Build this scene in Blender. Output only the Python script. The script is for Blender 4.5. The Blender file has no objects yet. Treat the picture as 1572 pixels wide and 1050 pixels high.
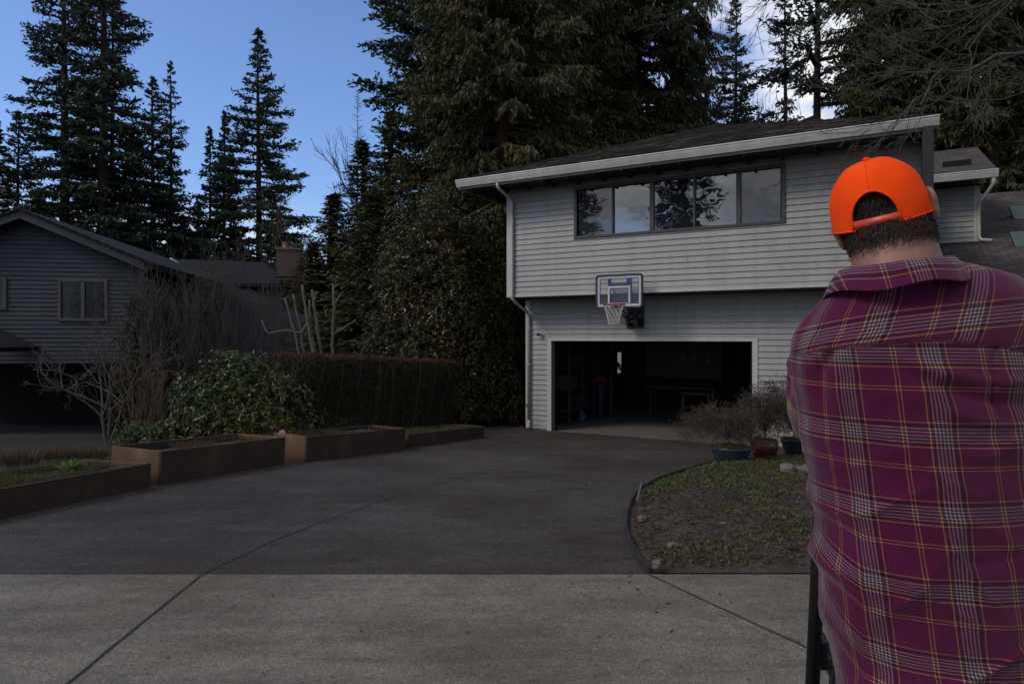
import bpy, bmesh, math, random
import numpy as np
from mathutils import Vector, Matrix, noise
R = math.radians
SC = bpy.context.scene
COL = SC.collection
H = 1.52            # camera height above the apron
FOC = 1022.0        # focal length in photo pixels
CX, HY = 786.0, 518.0
ZF = H - 2.275      # garage slab level

# ------------------------------------------------------------------ helpers
def tag(o, label=None, cat=None, group=None, kind=None):
    if label: o['label'] = label
    if cat: o['category'] = cat
    if group: o['group'] = group
    if kind: o['kind'] = kind
    return o

def empty(name, loc=(0, 0, 0), rz=0.0, label=None, cat=None, group=None):
    o = bpy.data.objects.new(name, None); COL.objects.link(o)
    o.location = loc; o.rotation_euler = (0, 0, rz); o.empty_display_size = .2
    return tag(o, label, cat, group)

def link(name, me, parent=None, m=None):
    o = bpy.data.objects.new(name, me); COL.objects.link(o)
    if parent is not None: o.parent = parent
    if m is not None:
        me.materials.clear(); me.materials.append(m)
    return o

def copy_tree(o, parent=None):
    c = o.copy(); COL.objects.link(c)
    c.parent = parent
    for ch in list(o.children): copy_tree(ch, c)
    return c

class MB:
    def __init__(s): s.v = []; s.f = []
    def add(s, vs, fs):
        n = len(s.v); s.v += [tuple(p) for p in vs]; s.f += [tuple(i + n for i in f) for f in fs]; return s
    def box(s, x0, x1, y0, y1, z0, z1):
        x0, x1 = min(x0, x1), max(x0, x1); y0, y1 = min(y0, y1), max(y0, y1); z0, z1 = min(z0, z1), max(z0, z1)
        v = [(x0,y0,z0),(x1,y0,z0),(x1,y1,z0),(x0,y1,z0),(x0,y0,z1),(x1,y0,z1),(x1,y1,z1),(x0,y1,z1)]
        return s.add(v, [(0,3,2,1),(4,5,6,7),(0,1,5,4),(1,2,6,5),(2,3,7,6),(3,0,4,7)])
    def tube(s, pts, rad, n=8, cap=True):
        pts = [Vector(p) for p in pts]; k = len(pts)
        if not hasattr(rad, '__len__'): rad = [rad] * k
        vs = []; up = None
        for i, p in enumerate(pts):
            d = (pts[min(i+1, k-1)] - pts[max(i-1, 0)])
            d = d.normalized() if d.length > 1e-9 else Vector((0, 0, 1))
            if up is None:
                up = Vector((0, 0, 1)) if abs(d.z) < .9 else Vector((1, 0, 0))
            a = d.cross(up)
            if a.length < 1e-4: a = d.cross(Vector((1, .3, 0)))
            a.normalize(); b = a.cross(d).normalized(); up = b
            for j in range(n):
                t = 2 * math.pi * j / n
                vs.append(p + (a * math.cos(t) + b * math.sin(t)) * rad[i])
        fs = []
        for i in range(k-1):
            for j in range(n):
                fs.append((i*n+j, i*n+(j+1) % n, (i+1)*n+(j+1) % n, (i+1)*n+j))
        if cap:
            fs.append(tuple(range(n-1, -1, -1))); fs.append(tuple((k-1)*n+j for j in range(n)))
        return s.add(vs, fs)
    def lathe(s, prof, c=(0, 0, 0), n=24, cap=True):
        vs = []
        for r, z in prof:
            for j in range(n):
                t = 2*math.pi*j/n
                vs.append((c[0]+r*math.cos(t), c[1]+r*math.sin(t), c[2]+z))
        fs = []
        for i in range(len(prof)-1):
            for j in range(n):
                fs.append((i*n+j, i*n+(j+1) % n, (i+1)*n+(j+1) % n, (i+1)*n+j))
        if cap:
            fs.append(tuple(range(n-1, -1, -1))); fs.append(tuple((len(prof)-1)*n+j for j in range(n)))
        return s.add(vs, fs)
    def prism(s, poly, off):
        """poly: list of 3d points, extruded by the vector off"""
        n = len(poly); o = Vector(off)
        vs = [Vector(p) for p in poly]; vs += [p + o for p in vs]
        fs = [tuple(range(n)), tuple(range(2*n-1, n-1, -1))]
        fs += [(i, i+n, (i+1) % n + n, (i+1) % n) for i in range(n)]
        return s.add(vs, fs)
    def ell(s, c, r, n=16, m=10, rot=None):
        vs = []; fs = []
        for i in range(m+1):
            th = math.pi*i/m
            for j in range(n):
                ph = 2*math.pi*j/n
                p = Vector((r[0]*math.sin(th)*math.cos(ph), r[1]*math.sin(th)*math.sin(ph), r[2]*math.cos(th)))
                if rot: p = rot @ p
                vs.append(p + Vector(c))
        for i in range(m):
            for j in range(n):
                fs.append((i*n+j, (i+1)*n+j, (i+1)*n+(j+1) % n, i*n+(j+1) % n))
        return s.add(vs, fs)
    def mesh(s, name, smooth=False, merge=False):
        me = bpy.data.meshes.new(name)
        me.from_pydata(s.v, [], s.f)
        bm = bmesh.new(); bm.from_mesh(me)
        if merge: bmesh.ops.remove_doubles(bm, verts=bm.verts, dist=1e-5)
        bmesh.ops.recalc_face_normals(bm, faces=bm.faces)
        uv = bm.loops.layers.uv.new('UVMap')
        Z = Vector((0, 0, 1))
        for f in bm.faces:
            f.smooth = smooth
            nn = f.normal
            if abs(nn.z) > .985: t = Vector((1, 0, 0)); b = Vector((0, 1, 0))
            else: t = Z.cross(nn).normalized(); b = nn.cross(t)
            for l in f.loops: l[uv].uv = (l.vert.co.dot(t), l.vert.co.dot(b))
        bm.to_mesh(me); bm.free()
        return me
    def build(s, name, m, parent=None, smooth=False, bevel=0, solid=0, sub=0, merge=False):
        o = link(name, s.mesh(name, smooth, merge), parent, m)
        if solid:
            d = o.modifiers.new('s', 'SOLIDIFY'); d.thickness = solid; d.offset = 0
        if bevel:
            d = o.modifiers.new('b', 'BEVEL'); d.width = bevel; d.segments = 2; d.limit_method = 'ANGLE'
        if sub:
            d = o.modifiers.new('u', 'SUBSURF'); d.levels = sub; d.render_levels = sub
        return o

def fastmesh(name, verts, quads, smooth=False):
    me = bpy.data.meshes.new(name)
    nv, nf = len(verts), len(quads); k = quads.shape[1]
    me.vertices.add(nv); me.vertices.foreach_set('co', np.asarray(verts, np.float32).ravel())
    me.loops.add(nf*k); me.loops.foreach_set('vertex_index', np.asarray(quads, np.int32).ravel())
    me.polygons.add(nf); me.polygons.foreach_set('loop_start', np.arange(0, nf*k, k, dtype=np.int32))
    me.update(calc_edges=True)
    if smooth: me.polygons.foreach_set('use_smooth', np.ones(nf, bool))
    return me

def leafmesh(name, C, D, L, W, rng, flat=None):
    """diamond leaf per centre C, along D"""
    C = np.asarray(C, float); D = np.asarray(D, float)
    D = D / (np.linalg.norm(D, axis=1, keepdims=True) + 1e-9)
    rnd = rng.normal(size=D.shape) if flat is None else rng.normal(size=D.shape)*flat + np.array([0, 0, 1.])
    S = np.cross(D, rnd); S /= (np.linalg.norm(S, axis=1, keepdims=True) + 1e-9)
    L = np.broadcast_to(np.asarray(L, float).reshape(-1, 1), (len(C), 1)); W = np.broadcast_to(np.asarray(W, float).reshape(-1, 1), (len(C), 1))
    V = np.stack([C - D*L/2, C + S*W/2 - D*L*.05, C + D*L/2, C - S*W/2 - D*L*.05], 1).reshape(-1, 3)
    Q = np.arange(len(C)*4).reshape(-1, 4)
    return fastmesh(name, V, Q)

def segs_mesh(name, segs, n=4):
    """segs: list of (p0,p1,r0,r1) -> one mesh of little frustums"""
    P0 = np.array([s[0] for s in segs], float); P1 = np.array([s[1] for s in segs], float)
    r0 = np.array([s[2] for s in segs])[:, None]; r1 = np.array([s[3] for s in segs])[:, None]
    D = P1 - P0; D /= (np.linalg.norm(D, axis=1, keepdims=True)+1e-9)
    ref = np.where(np.abs(D[:, 2:3]) < .9, np.array([[0, 0, 1.]]), np.array([[1., 0, 0]]))
    A = np.cross(D, ref); A /= (np.linalg.norm(A, axis=1, keepdims=True)+1e-9); B = np.cross(D, A)
    vs = []
    for P, r in ((P0 - D*r0*.3, r0), (P1 + D*r1*.3, r1)):
        for j in range(n):
            t = 2*math.pi*j/n
            vs.append(P + (A*math.cos(t)+B*math.sin(t))*r)
    V = np.stack(vs, 1).reshape(-1, 3)      # per seg: 2n verts
    base = (np.arange(len(segs))*2*n)[:, None]
    q = []
    for j in range(n):
        q.append([j, (j+1) % n, n+(j+1) % n, n+j])
    Q = (base[:, :, None] + np.array(q)[None]).reshape(-1, 4)
    return fastmesh(name, V, Q, True)

# ------------------------------------------------------------------ terrain
def zf(x):
    return max(9.0, 16.26 - (x - .86)*.5498)
def sst(a, b, x):
    t = min(1, max(0, (x-a)/(b-a))); return t*t*(3-2*t)
def g(x, y):
    t = min(1.0, max(0.0, (y - 4.28)/(zf(x) - 4.28)))
    z = ZF*t
    z -= .40*sst(-5.2, -8.5, x)*sst(6, 11, y) if x < -5.2 else 0
    return z
def ray(px, py, Y):
    return Vector(((px-CX)/FOC*Y, Y, H + (HY-py)/FOC*Y))
def G(px, py, up=0.0):
    """point of the ground seen at a photo pixel"""
    lo, hi = 1.0, 60.0
    for _ in range(60):
        m = (lo+hi)/2; p = ray(px, py, m)
        if p.z > g(p.x, p.y) + up: lo = m
        else: hi = m
    p = ray(px, py, lo); p.z = g(p.x, p.y) + up
    return p
# house frame: u along the facade (to the right), w into the house, z above the slab
AH = math.atan(.5498)
C0 = Vector((.355, 16.54))
DU = Vector((math.cos(AH), -math.sin(AH))); DW = Vector((math.sin(AH), math.cos(AH)))
def hu(px, w):
    r = (px-CX)/FOC
    return (r*(C0.y + w*DW.y) - C0.x - w*DW.x)/(DU.x - r*DU.y)
def hz(px, py, w):
    u = hu(px, w); Y = C0.y + u*DU.y + w*DW.y
    return H + (HY-py)/FOC*Y - ZF
def hw(u, w, z):
    p = C0 + u*DU + w*DW
    return Vector((p.x, p.y, z + ZF))

# ------------------------------------------------------------------ materials
def nt(name):
    m = bpy.data.materials.new(name); m.use_nodes = True
    t = m.node_tree; b = t.nodes['Principled BSDF']
    return m, t, b
def N(t, typ, **kw):
    n = t.nodes.new(typ)
    for k, v in kw.items(): setattr(n, k, v)
    return n
def ramp(t, fac, stops, interp='LINEAR'):
    r = N(t, 'ShaderNodeValToRGB'); cr = r.color_ramp; cr.interpolation = interp
    while len(cr.elements) < len(stops): cr.elements.new(.5)
    for e, (p, c) in zip(cr.elements, stops):
        e.position = p; e.color = (*c, 1) if len(c) == 3 else c
    if fac is not None: t.links.new(fac, r.inputs[0])
    return r
def mixc(t, fac, a, b, mode='MIX'):
    m = N(t, 'ShaderNodeMix', data_type='RGBA', blend_type=mode)
    for i, v in ((0, fac), (6, a), (7, b)):
        if hasattr(v, 'links'): t.links.new(v, m.inputs[i])
        elif i == 0: m.inputs[0].default_value = v
        else: m.inputs[i].default_value = (*v, 1)
    return m.outputs[2]
def noise_n(t, vec, scale, detail=4, rough=.6, out='Fac'):
    n = N(t, 'ShaderNodeTexNoise'); n.inputs['Scale'].default_value = scale
    n.inputs['Detail'].default_value = detail; n.inputs['Roughness'].default_value = rough
    if vec is not None: t.links.new(vec, n.inputs['Vector'])
    return n.outputs[out]
def bump(t, b, h, strength=.3, dist=.01):
    n = N(t, 'ShaderNodeBump'); n.inputs['Strength'].default_value = strength; n.inputs['Distance'].default_value = dist
    t.links.new(h, n.inputs['Height']); t.links.new(n.outputs[0], b.inputs['Normal'])
def mat(name, c, c2=None, scale=3., rough=.75, bmp=0., bscale=60., bdist=.004, metal=0., spec=.5, coord='Object', stretch=None, c3=None):
    m, t, b = nt(name)
    tc = N(t, 'ShaderNodeTexCoord'); v = tc.outputs[coord]
    if stretch:
        mp = N(t, 'ShaderNodeMapping'); mp.inputs['Scale'].default_value = stretch
        t.links.new(v, mp.inputs[0]); v = mp.outputs[0]
    if c2 is None: c2 = tuple(x*.75 for x in c)
    n = noise_n(t, v, scale, 6, .65)
    st = [(.3, c), (.7, c2)] if c3 is None else [(.28, c), (.5, c2), (.72, c3)]
    r = ramp(t, n, st); t.links.new(r.outputs[0], b.inputs['Base Color'])
    b.inputs['Roughness'].default_value = rough; b.inputs['Metallic'].default_value = metal
    b.inputs['Specular IOR Level'].default_value = spec
    if bmp: bump(t, b, noise_n(t, v, bscale, 4), bmp, bdist)
    return m
def foliage(name, dark, lite, warm=None, rough=.6, transl=.2, spec=.3, wamt=.3):
    m, t, b = nt(name)
    ge = N(t, 'ShaderNodeNewGeometry'); tc = N(t, 'ShaderNodeTexCoord')
    r = ramp(t, ge.outputs['Random Per Island'], [(0, dark), (1, lite)])
    nn = noise_n(t, tc.outputs['Object'], .9, 3)
    cc = r.outputs[0]
    if warm:
        rr = ramp(t, nn, [(.45, (0, 0, 0)), (.65, (wamt*2,)*3)])
        cc = mixc(t, rr.outputs[0], cc, warm)
    t.links.new(cc, b.inputs['Base Color'])
    b.inputs['Roughness'].default_value = rough; b.inputs['Specular IOR Level'].default_value = spec
    if transl:
        tr = N(t, 'ShaderNodeBsdfTranslucent'); t.links.new(cc, tr.inputs[0])
        mx = N(t, 'ShaderNodeMixShader'); mx.inputs[0].default_value = transl
        out = t.nodes['Material Output']
        t.links.new(b.outputs[0], mx.inputs[1]); t.links.new(tr.outputs[0], mx.inputs[2]); t.links.new(mx.outputs[0], out.inputs[0])
    return m
def aggregate(name, base, lite, dark, stain, scale=110., bs=.5):
    """exposed pebble concrete"""
    m, t, b = nt(name)
    tc = N(t, 'ShaderNodeTexCoord'); v = tc.outputs['Object']
    vo = N(t, 'ShaderNodeTexVoronoi'); vo.inputs['Scale'].default_value = scale; t.links.new(v, vo.inputs['Vector'])
    sep = N(t, 'ShaderNodeSeparateColor'); t.links.new(vo.outputs['Color'], sep.inputs[0])
    r = ramp(t, sep.outputs[0], [(0, dark), (.35, base), (.8, base), (1, lite)])
    n1 = noise_n(t, v, .55, 6, .6); r1 = ramp(t, n1, [(.40, (1, 1, 1)), (.60, stain)])
    c = mixc(t, 1.0, r.outputs[0], r1.outputs[0], 'MULTIPLY')
    mp = N(t, 'ShaderNodeMapping'); mp.inputs['Scale'].default_value = (.6, 3.5, 1); mp.inputs['Rotation'].default_value = (0, 0, R(-25)); t.links.new(v, mp.inputs[0])
    n2 = noise_n(t, mp.outputs[0], 1.4, 5, .7); r2 = ramp(t, n2, [(.35, (.70,)*3), (.65, (1.18,)*3)])
    c = mixc(t, .8, c, r2.outputs[0], 'MULTIPLY')
    n3 = noise_n(t, v, 9, 4, .7); r3 = ramp(t, n3, [(.3, (.82,)*3), (.7, (1.15,)*3)])
    c = mixc(t, .9, c, r3.outputs[0], 'MULTIPLY')
    t.links.new(c, b.inputs['Base Color']); b.inputs['Roughness'].default_value = .85
    b.inputs['Specular IOR Level'].default_value = .3
    bump(t, b, vo.outputs['Distance'], bs, .004)
    return m
def shingles(name, c, c2):
    m, t, b = nt(name)
    tc = N(t, 'ShaderNodeTexCoord')
    br = N(t, 'ShaderNodeTexBrick'); t.links.new(tc.outputs['UV'], br.inputs['Vector'])
    br.inputs['Scale'].default_value = 1; br.inputs['Brick Width'].default_value = .28; br.inputs['Row Height'].default_value = .14
    br.inputs['Mortar Size'].default_value = .012; br.inputs['Mortar Smooth'].default_value = .3
    br.inputs['Color1'].default_value = (*c, 1); br.inputs['Color2'].default_value = (*c2, 1)
    br.inputs['Mortar'].default_value = (*[x*.25 for x in c], 1); br.offset_frequency = 2
    n = noise_n(t, tc.outputs['Object'], .8, 5); r = ramp(t, n, [(.3, (.75,)*3), (.7, (1.25,)*3)])
    cc = mixc(t, 1, br.outputs[0], r.outputs[0], 'MULTIPLY')
    n2 = noise_n(t, tc.outputs['Object'], 90, 3); r2 = ramp(t, n2, [(.3, (.7,)*3), (.7, (1.3,)*3)])
    cc = mixc(t, 1, cc, r2.outputs[0], 'MULTIPLY')
    t.links.new(cc, b.inputs['Base Color']); b.inputs['Roughness'].default_value = .95
    b.inputs['Specular IOR Level'].default_value = .2
    bump(t, b, br.outputs['Fac'], -.6, .02)
    return m
def paint(name, c, dirt=.85, rough=.55):
    """painted boards: faint blotches, vertical rain streaks, fine grain"""
    m, t, b = nt(name)
    tc = N(t, 'ShaderNodeTexCoord'); v = tc.outputs['Object']
    mp = N(t, 'ShaderNodeMapping'); mp.inputs['Scale'].default_value = (5, 5, .35); t.links.new(v, mp.inputs[0])
    n1 = noise_n(t, mp.outputs[0], 1, 5, .65); r1 = ramp(t, n1, [(.35, (1.04,)*3), (.7, (dirt,)*3)])
    n2 = noise_n(t, v, 1.1, 4); r2 = ramp(t, n2, [(.35, (.93,)*3), (.65, (1.05,)*3)])
    cc = mixc(t, 1, r1.outputs[0], r2.outputs[0], 'MULTIPLY')
    cc = mixc(t, 1, cc, c, 'MULTIPLY')
    t.links.new(cc, b.inputs['Base Color']); b.inputs['Roughness'].default_value = rough
    b.inputs['Specular IOR Level'].default_value = .35
    mp2 = N(t, 'ShaderNodeMapping'); mp2.inputs['Scale'].default_value = (4, 4, 60); t.links.new(v, mp2.inputs[0])
    bump(t, b, noise_n(t, mp2.outputs[0], 4, 3), .15, .002)
    return m
def glass(name, base=(.012, .014, .018), ior=1.9, rough=.015, wav=.02):
    m, t, b = nt(name)
    b.inputs['Base Color'].default_value = (*base, 1); b.inputs['Roughness'].default_value = rough
    b.inputs['IOR'].default_value = ior; b.inputs['Specular IOR Level'].default_value = .8
    tc = N(t, 'ShaderNodeTexCoord')
    bump(t, b, noise_n(t, tc.outputs['Object'], 1.6, 2), wav, .5)
    return m
def bark(name, c, c2, scale=6):
    return mat(name, c, c2, scale, .95, .7, 12, .03, spec=.15, stretch=(3, 3, .5))

M = {}
M['apron'] = aggregate('apron_concrete', (.160,.141,.108), (.25,.222,.175), (.085,.074,.056), (.66,.63,.58), 135)
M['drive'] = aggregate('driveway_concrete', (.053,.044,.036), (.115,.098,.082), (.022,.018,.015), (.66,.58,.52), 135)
M['joint'] = mat('joint_groove', (.012,.012,.012), (.02,.018,.016), 8, 1)
M['slab'] = mat('garage_slab', (.13,.12,.11), (.08,.072,.065), 2, .7)
M['dirt'] = mat('dirt', (.010,.008,.005), (.018,.014,.009), 3, 1, 1, 30, .03, c3=(.010,.012,.005))
M['soil'] = mat('bed_soil', (.020,.013,.008), (.045,.030,.018), 5, 1, 1, 45, .03, c3=(.075,.055,.038))
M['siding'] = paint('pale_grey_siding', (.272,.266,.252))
M['trim'] = paint('white_trim', (.40,.385,.355), .88)
M['gutterm'] = paint('gutter_paint', (.42,.405,.375), .8, .45)
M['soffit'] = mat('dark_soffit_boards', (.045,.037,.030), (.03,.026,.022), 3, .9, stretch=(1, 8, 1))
M['shingle'] = shingles('brown_shingles', (.090,.074,.064), (.050,.042,.037))
M['shingle2'] = shingles('slate_grey_shingles', (.019,.020,.022), (.012,.013,.014))
M['darkframe'] = mat('bronze_window_frame', (.020,.017,.015), (.03,.025,.02), 3, .45)
M['glass'] = glass('window_glass', ior=1.8, wav=.010)
M['glassdim'] = glass('dark_window_glass', (.02,.022,.025), ior=1.5, wav=.012)
M['glass2'] = glass('dim_window_glass', (.010,.012,.016), 1.3, .12)
M['blind'] = mat('pale_blind', (.20,.22,.25), (.16,.18,.2), 1, .9)
M['wood'] = mat('raw_garage_wood', (.030,.018,.011), (.018,.011,.007), 3, .9, .3, stretch=(1, 1, 8))
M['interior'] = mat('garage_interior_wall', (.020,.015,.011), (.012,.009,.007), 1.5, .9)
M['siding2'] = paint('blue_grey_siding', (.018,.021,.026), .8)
M['trim2'] = paint('blue_grey_trim', (.028,.029,.032))
M['wframe2'] = mat('weathered_window_frame', (.06,.052,.044), (.045,.04,.034), 4, .7)
M['black'] = mat('flat_black', (.006,.006,.006), (.010,.010,.010), 4, .8, spec=.2)
M['lawnedge'] = mat('dull_black_plastic', (.013,.012,.011), (.022,.019,.016), 8, .8, .2)
M['blackgloss'] = mat('black_plastic', (.010,.010,.011), (.016,.016,.016), 8, .35, .1)
M['blackmetal'] = mat('black_metal', (.012,.012,.013), (.02,.02,.02), 30, .3, metal=.6)
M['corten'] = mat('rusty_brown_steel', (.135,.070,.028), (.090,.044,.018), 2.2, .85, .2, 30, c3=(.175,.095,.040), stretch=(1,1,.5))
M['corten_shade'] = mat('shade_toned_board', (.042,.022,.011), (.026,.014,.008), 2.2, .9, .25, 30, c3=(.060,.032,.015), stretch=(1,1,.5))  # shade of the planters' long sides painted in: darker copy of the end material
M['bark'] = bark('fir_bark', (.045,.034,.026), (.018,.014,.011))
M['barkred'] = bark('cedar_bark', (.085,.045,.028), (.04,.022,.015))
M['barkgrey'] = bark('grey_bark', (.13,.12,.10), (.06,.055,.048), 20)
M['twig'] = mat('brown_twigs', (.052,.040,.032), (.032,.025,.021), 6, .9)
M['twigpale'] = mat('pale_twigs', (.085,.072,.056), (.048,.041,.033), 8, .9)
M['twigred'] = mat('red_brown_twigs', (.08,.05,.035), (.045,.03,.022), 8, .9)
M['fir'] = foliage('fir_needles', (.012,.026,.012), (.034,.062,.028), (.052,.056,.016))
M['fir2'] = foliage('dark_fir_needles', (.010,.021,.011), (.028,.050,.026))
M['cedar'] = foliage('cedar_fronds', (.014,.021,.004), (.048,.053,.009), (.070,.054,.010), wamt=.4)
M['cedar2'] = foliage('dark_cedar_fronds', (.012,.022,.007), (.040,.050,.013), (.058,.046,.013))
M['laurel'] = foliage('glossy_leaves', (.018,.024,.007), (.060,.066,.020), (.095,.058,.018), .38, .15, .45, .35)
M['rhodo'] = foliage('rhododendron_leaves', (.022,.031,.005), (.072,.086,.016), (.09,.078,.015), .35, .15, .5)
M['hedge'] = foliage('hedge_leaves', (.012,.010,.005), (.036,.028,.013), (.024,.030,.008), .7, .1, .2)
M['hedgetip'] = foliage('hedge_tips', (.05,.020,.013), (.10,.038,.026), None, .7, .2)
M['grass'] = foliage('grass_blades', (.03,.045,.012), (.10,.12,.035), (.13,.10,.05), .6, .3)
M['straw'] = foliage('straw_blades', (.06,.042,.020), (.13,.095,.05), None, .7, .3)
M['weed'] = foliage('weed_leaves', (.035,.055,.010), (.085,.115,.026), (.08,.062,.022), .6, .25, wamt=.5)
M['litter'] = foliage('leaf_litter', (.018,.011,.007), (.075,.048,.028), (.11,.075,.05), .8, .05)
M['straw2'] = foliage('straw_green_leaves', (.030,.026,.011), (.080,.068,.030), (.075,.042,.022), .8, .2)
M['moss'] = foliage('moss', (.05,.06,.01), (.12,.13,.03), None, .9, .1)
M['stone'] = mat('grey_stone', (.13,.12,.115), (.08,.072,.068), 10, .9, .8, 25, .02)
M['stonepink'] = mat('pinkish_stone', (.13,.10,.085), (.09,.07,.06), 10, .9, .6, 25, .02)
M['stonebrown'] = mat('brown_stone', (.09,.06,.045), (.14,.10,.075), 10, .9, .8, 25, .02)
M['brick'] = None
# ------------------------------------------------------------------ ground sheets
def sheet(name, xs, ys, zfun, m, inside=None):
    nx, ny = len(xs), len(ys)
    V = np.array([(x, y, zfun(x, y)) for y in ys for x in xs])
    Q = [(j*nx+i, j*nx+i+1, (j+1)*nx+i+1, (j+1)*nx+i) for j in range(ny-1) for i in range(nx-1)]
    return tag(link(name, fastmesh(name, V, np.array(Q), True), None, m), kind='structure')
def rowsheet(name, ys, xl, xr, n, zfun, m):
    V = []; 
    for y in ys:
        a, b = xl(y), xr(y)
        for i in range(n+1):
            x = a + (b-a)*i/n; V.append((x, y, zfun(x, y)))
    Q = [(j*(n+1)+i, j*(n+1)+i+1, (j+1)*(n+1)+i+1, (j+1)*(n+1)+i) for j in range(len(ys)-1) for i in range(n)]
    return tag(link(name, fastmesh(name, np.array(V), np.array(Q), True), None, m), kind='structure')
xs = list(np.arange(-20, 20.01, .4)); xs = [-220, -120, -70, -45, -30] + xs + [30, 45, 70, 120, 220]
ys = list(np.arange(-10, 34, .4)); ys = [-120, -60, -30, -18] + ys + [40, 55, 80, 130, 250]
sheet('ground', xs, ys, lambda x, y: g(x, y) - .05 - (.06 if y < 4.6 else 0), M['dirt'])
SIDEPATH = 1
sheet('concrete_apron', list(np.linspace(-30, 30, 31)), [-9, -5, -2, 0, 2, 3.4, 4.28], lambda x, y: .0, M['apron'])

BEDPX = [(1000,888),(985,868),(968,840),(961,818),(962,795),(969,772),(984,752),(1010,738),(1050,724),(1090,714),(1130,709),(1180,706),(1250,703),(1340,702)]
BED = [G(*p) for p in BEDPX]
BED[0] = Vector((BED[0].x, 4.28, 0))
BED.append(Vector((9.0, BED[-1].y-1.6, 0)))
bed_ys = [p.y for p in BED[:-1]]; bed_xs = [p.x for p in BED[:-1]]
def xbed(y):
    # left bound of the bed at depth y (1e9 beyond the bed)
    pts = [(p.y, p.x) for p in BED]
    if y <= pts[0][0]: return pts[0][1]
    best = None
    for (y0, x0), (y1, x1) in zip(pts, pts[1:]):
        if y1 > y0 and y0 <= y <= y1:
            return x0 + (x1-x0)*(y-y0)/(y1-y0)
    return 9.0
ytop = max(bed_ys)
PLX = [(4.28, -7.0), (6.0, -5.2), (7.8, -4.55), (9.8, -3.5), (11.8, -2.4), (14, -1.3), (15.5, -1.3), (16.8, -1.2), (30, -1.2)]
def xplant(y):
    for (y0, x0), (y1, x1) in zip(PLX, PLX[1:]):
        if y <= y1: return x0 + (x1-x0)*(y-y0)/(y1-y0)
    return -1.2
dy = list(np.linspace(4.283, ytop, 60)) 
rowsheet('driveway', dy, lambda y: xplant(y)-.25, lambda y: xbed(y), 40, lambda x, y: g(x, y), M['drive'])
# upper part of the driveway reaches the garage
def ufac(x): return C0.y - (x-C0.x)*.5498 - .012
V = []; n = 40; m_ = 30
for j in range(m_+1):
    for i in range(n+1):
        x = -1.5 + 11.0*i/n
        y1 = ufac(x) if x > C0.x-.3 else ufac(C0.x-.3)
        xl = xplant(ytop)
        y = ytop + (y1-ytop)*j/m_
        xx = x
        if i == 0: xx = xplant(y)-.25
        V.append((xx, y, g(xx, y)+.002))
Q = [(j*(n+1)+i, j*(n+1)+i+1, (j+1)*(n+1)+i+1, (j+1)*(n+1)+i) for j in range(m_) for i in range(n) if V[j*(n+1)+i][1] < V[(j+1)*(n+1)+i][1] - .001]
tag(link('driveway_forecourt', fastmesh('fc', np.array(V), np.array(Q), True), None, M['drive']), kind='structure')

# bed of soil inside the curve
def zbed(x, y):
    e = min(1, max(0, (x - xbed(y))/.5)); f = min(1, max(0, (ytop+.02-y)/.5)); h = min(1, max(0, (y-4.28)/.25))
    k = min(e, f, h)
    return g(x, y) + .005 + .075*k + .05*k*(noise.noise(Vector((x*1.3, y*1.3, 0)))) + .02*k*noise.noise(Vector((x*7, y*7, 3)))
by = list(np.linspace(4.284, ytop-.01, 90))
rowsheet('planting_bed', by, lambda y: xbed(y)+.004, lambda y: 9.0, 150, zbed, M['soil'])

# joints: narrow grooves drawn as sunk strips of dark filler
def ribbon(name, pts, w, m, dz=.004, sub=14):
    P = []
    for a, b in zip(pts, pts[1:]):
        for i in range(sub): P.append(a.lerp(b, i/sub))
    P.append(pts[-1]); V = []
    for i, p in enumerate(P):
        d = (P[min(i+1, len(P)-1)] - P[max(i-1, 0)]); d.z = 0; d.normalize()
        s = Vector((-d.y, d.x, 0)); ww = w*(.8+.5*noise.noise(Vector((i*.7, 0, 0))))
        wob = s*noise.noise(Vector((i*.35, 5, 0)))*.006
        for q in (p+wob+s*ww/2, p+wob-s*ww/2):
            V.append((q.x, q.y, g(q.x, q.y)+dz))
    Q = [(2*i, 2*i+1, 2*i+3, 2*i+2) for i in range(len(P)-1)]
    return tag(link(name, fastmesh(name, np.array(V), np.array(Q)), None, m), kind='structure')
jp = [G(305,886), G(345,865), G(420,830), G(500,799), G(600,765), G(700,735), G(790,713), G(860,697)]
ribbon('driveway_joint', jp, .016, M['joint'])
a = G(305, 886); b_ = G(105, 1048)
ribbon('apron_joint', [a, b_, b_ + (b_-a)*1.0], .016, M['joint'], .005)
a = Vector((G(1000,890).x, 4.27, 0)); b_ = G(1235, 993)
ribbon('apron_joint', [a, b_, b_ + (b_-a)*1.5], .014, M['joint'], .005)
rl = np.random.default_rng(3); Lp = []
while len(Lp) < 420:
    y_ = rl.uniform(1.6, 15.5)**1.0; x_ = rl.uniform(-6, 6)
    edge_d = min(abs(x_-xplant(y_)), abs(x_-xbed(y_)) if y_ < ytop else 9, 9)
    if y_ > 4.3 and (x_ < xplant(y_)+.03 or (y_ < ytop and x_ > xbed(y_)-.03)): continue
    if y_ > ytop and y_ > ufac(x_)-.1: continue
    if rl.random() > (.06+.9*math.exp(-edge_d/.35)): continue
    Lp.append((x_, y_, g(x_, y_)+.008+(.004 if y_ > 4.28 else 0)))
Lp = np.array(Lp); Dp = rl.normal(size=Lp.shape); Dp[:, 2] *= .15
tag(link('fallen_leaves', leafmesh('fl', Lp, Dp, .030*(.5+rl.random(len(Lp))), .014, rl, .3), None, M['litter']), 'scattered dead leaves and bits lying on the driveway and along its edges', 'leaf litter', kind='stuff')
a = Vector((-12, 4.281, 0)); b_ = Vector((BED[0].x, 4.281, 0))
ribbon('apron_edge_joint', [a, b_], .010, M['joint'], .006, 60)

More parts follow.
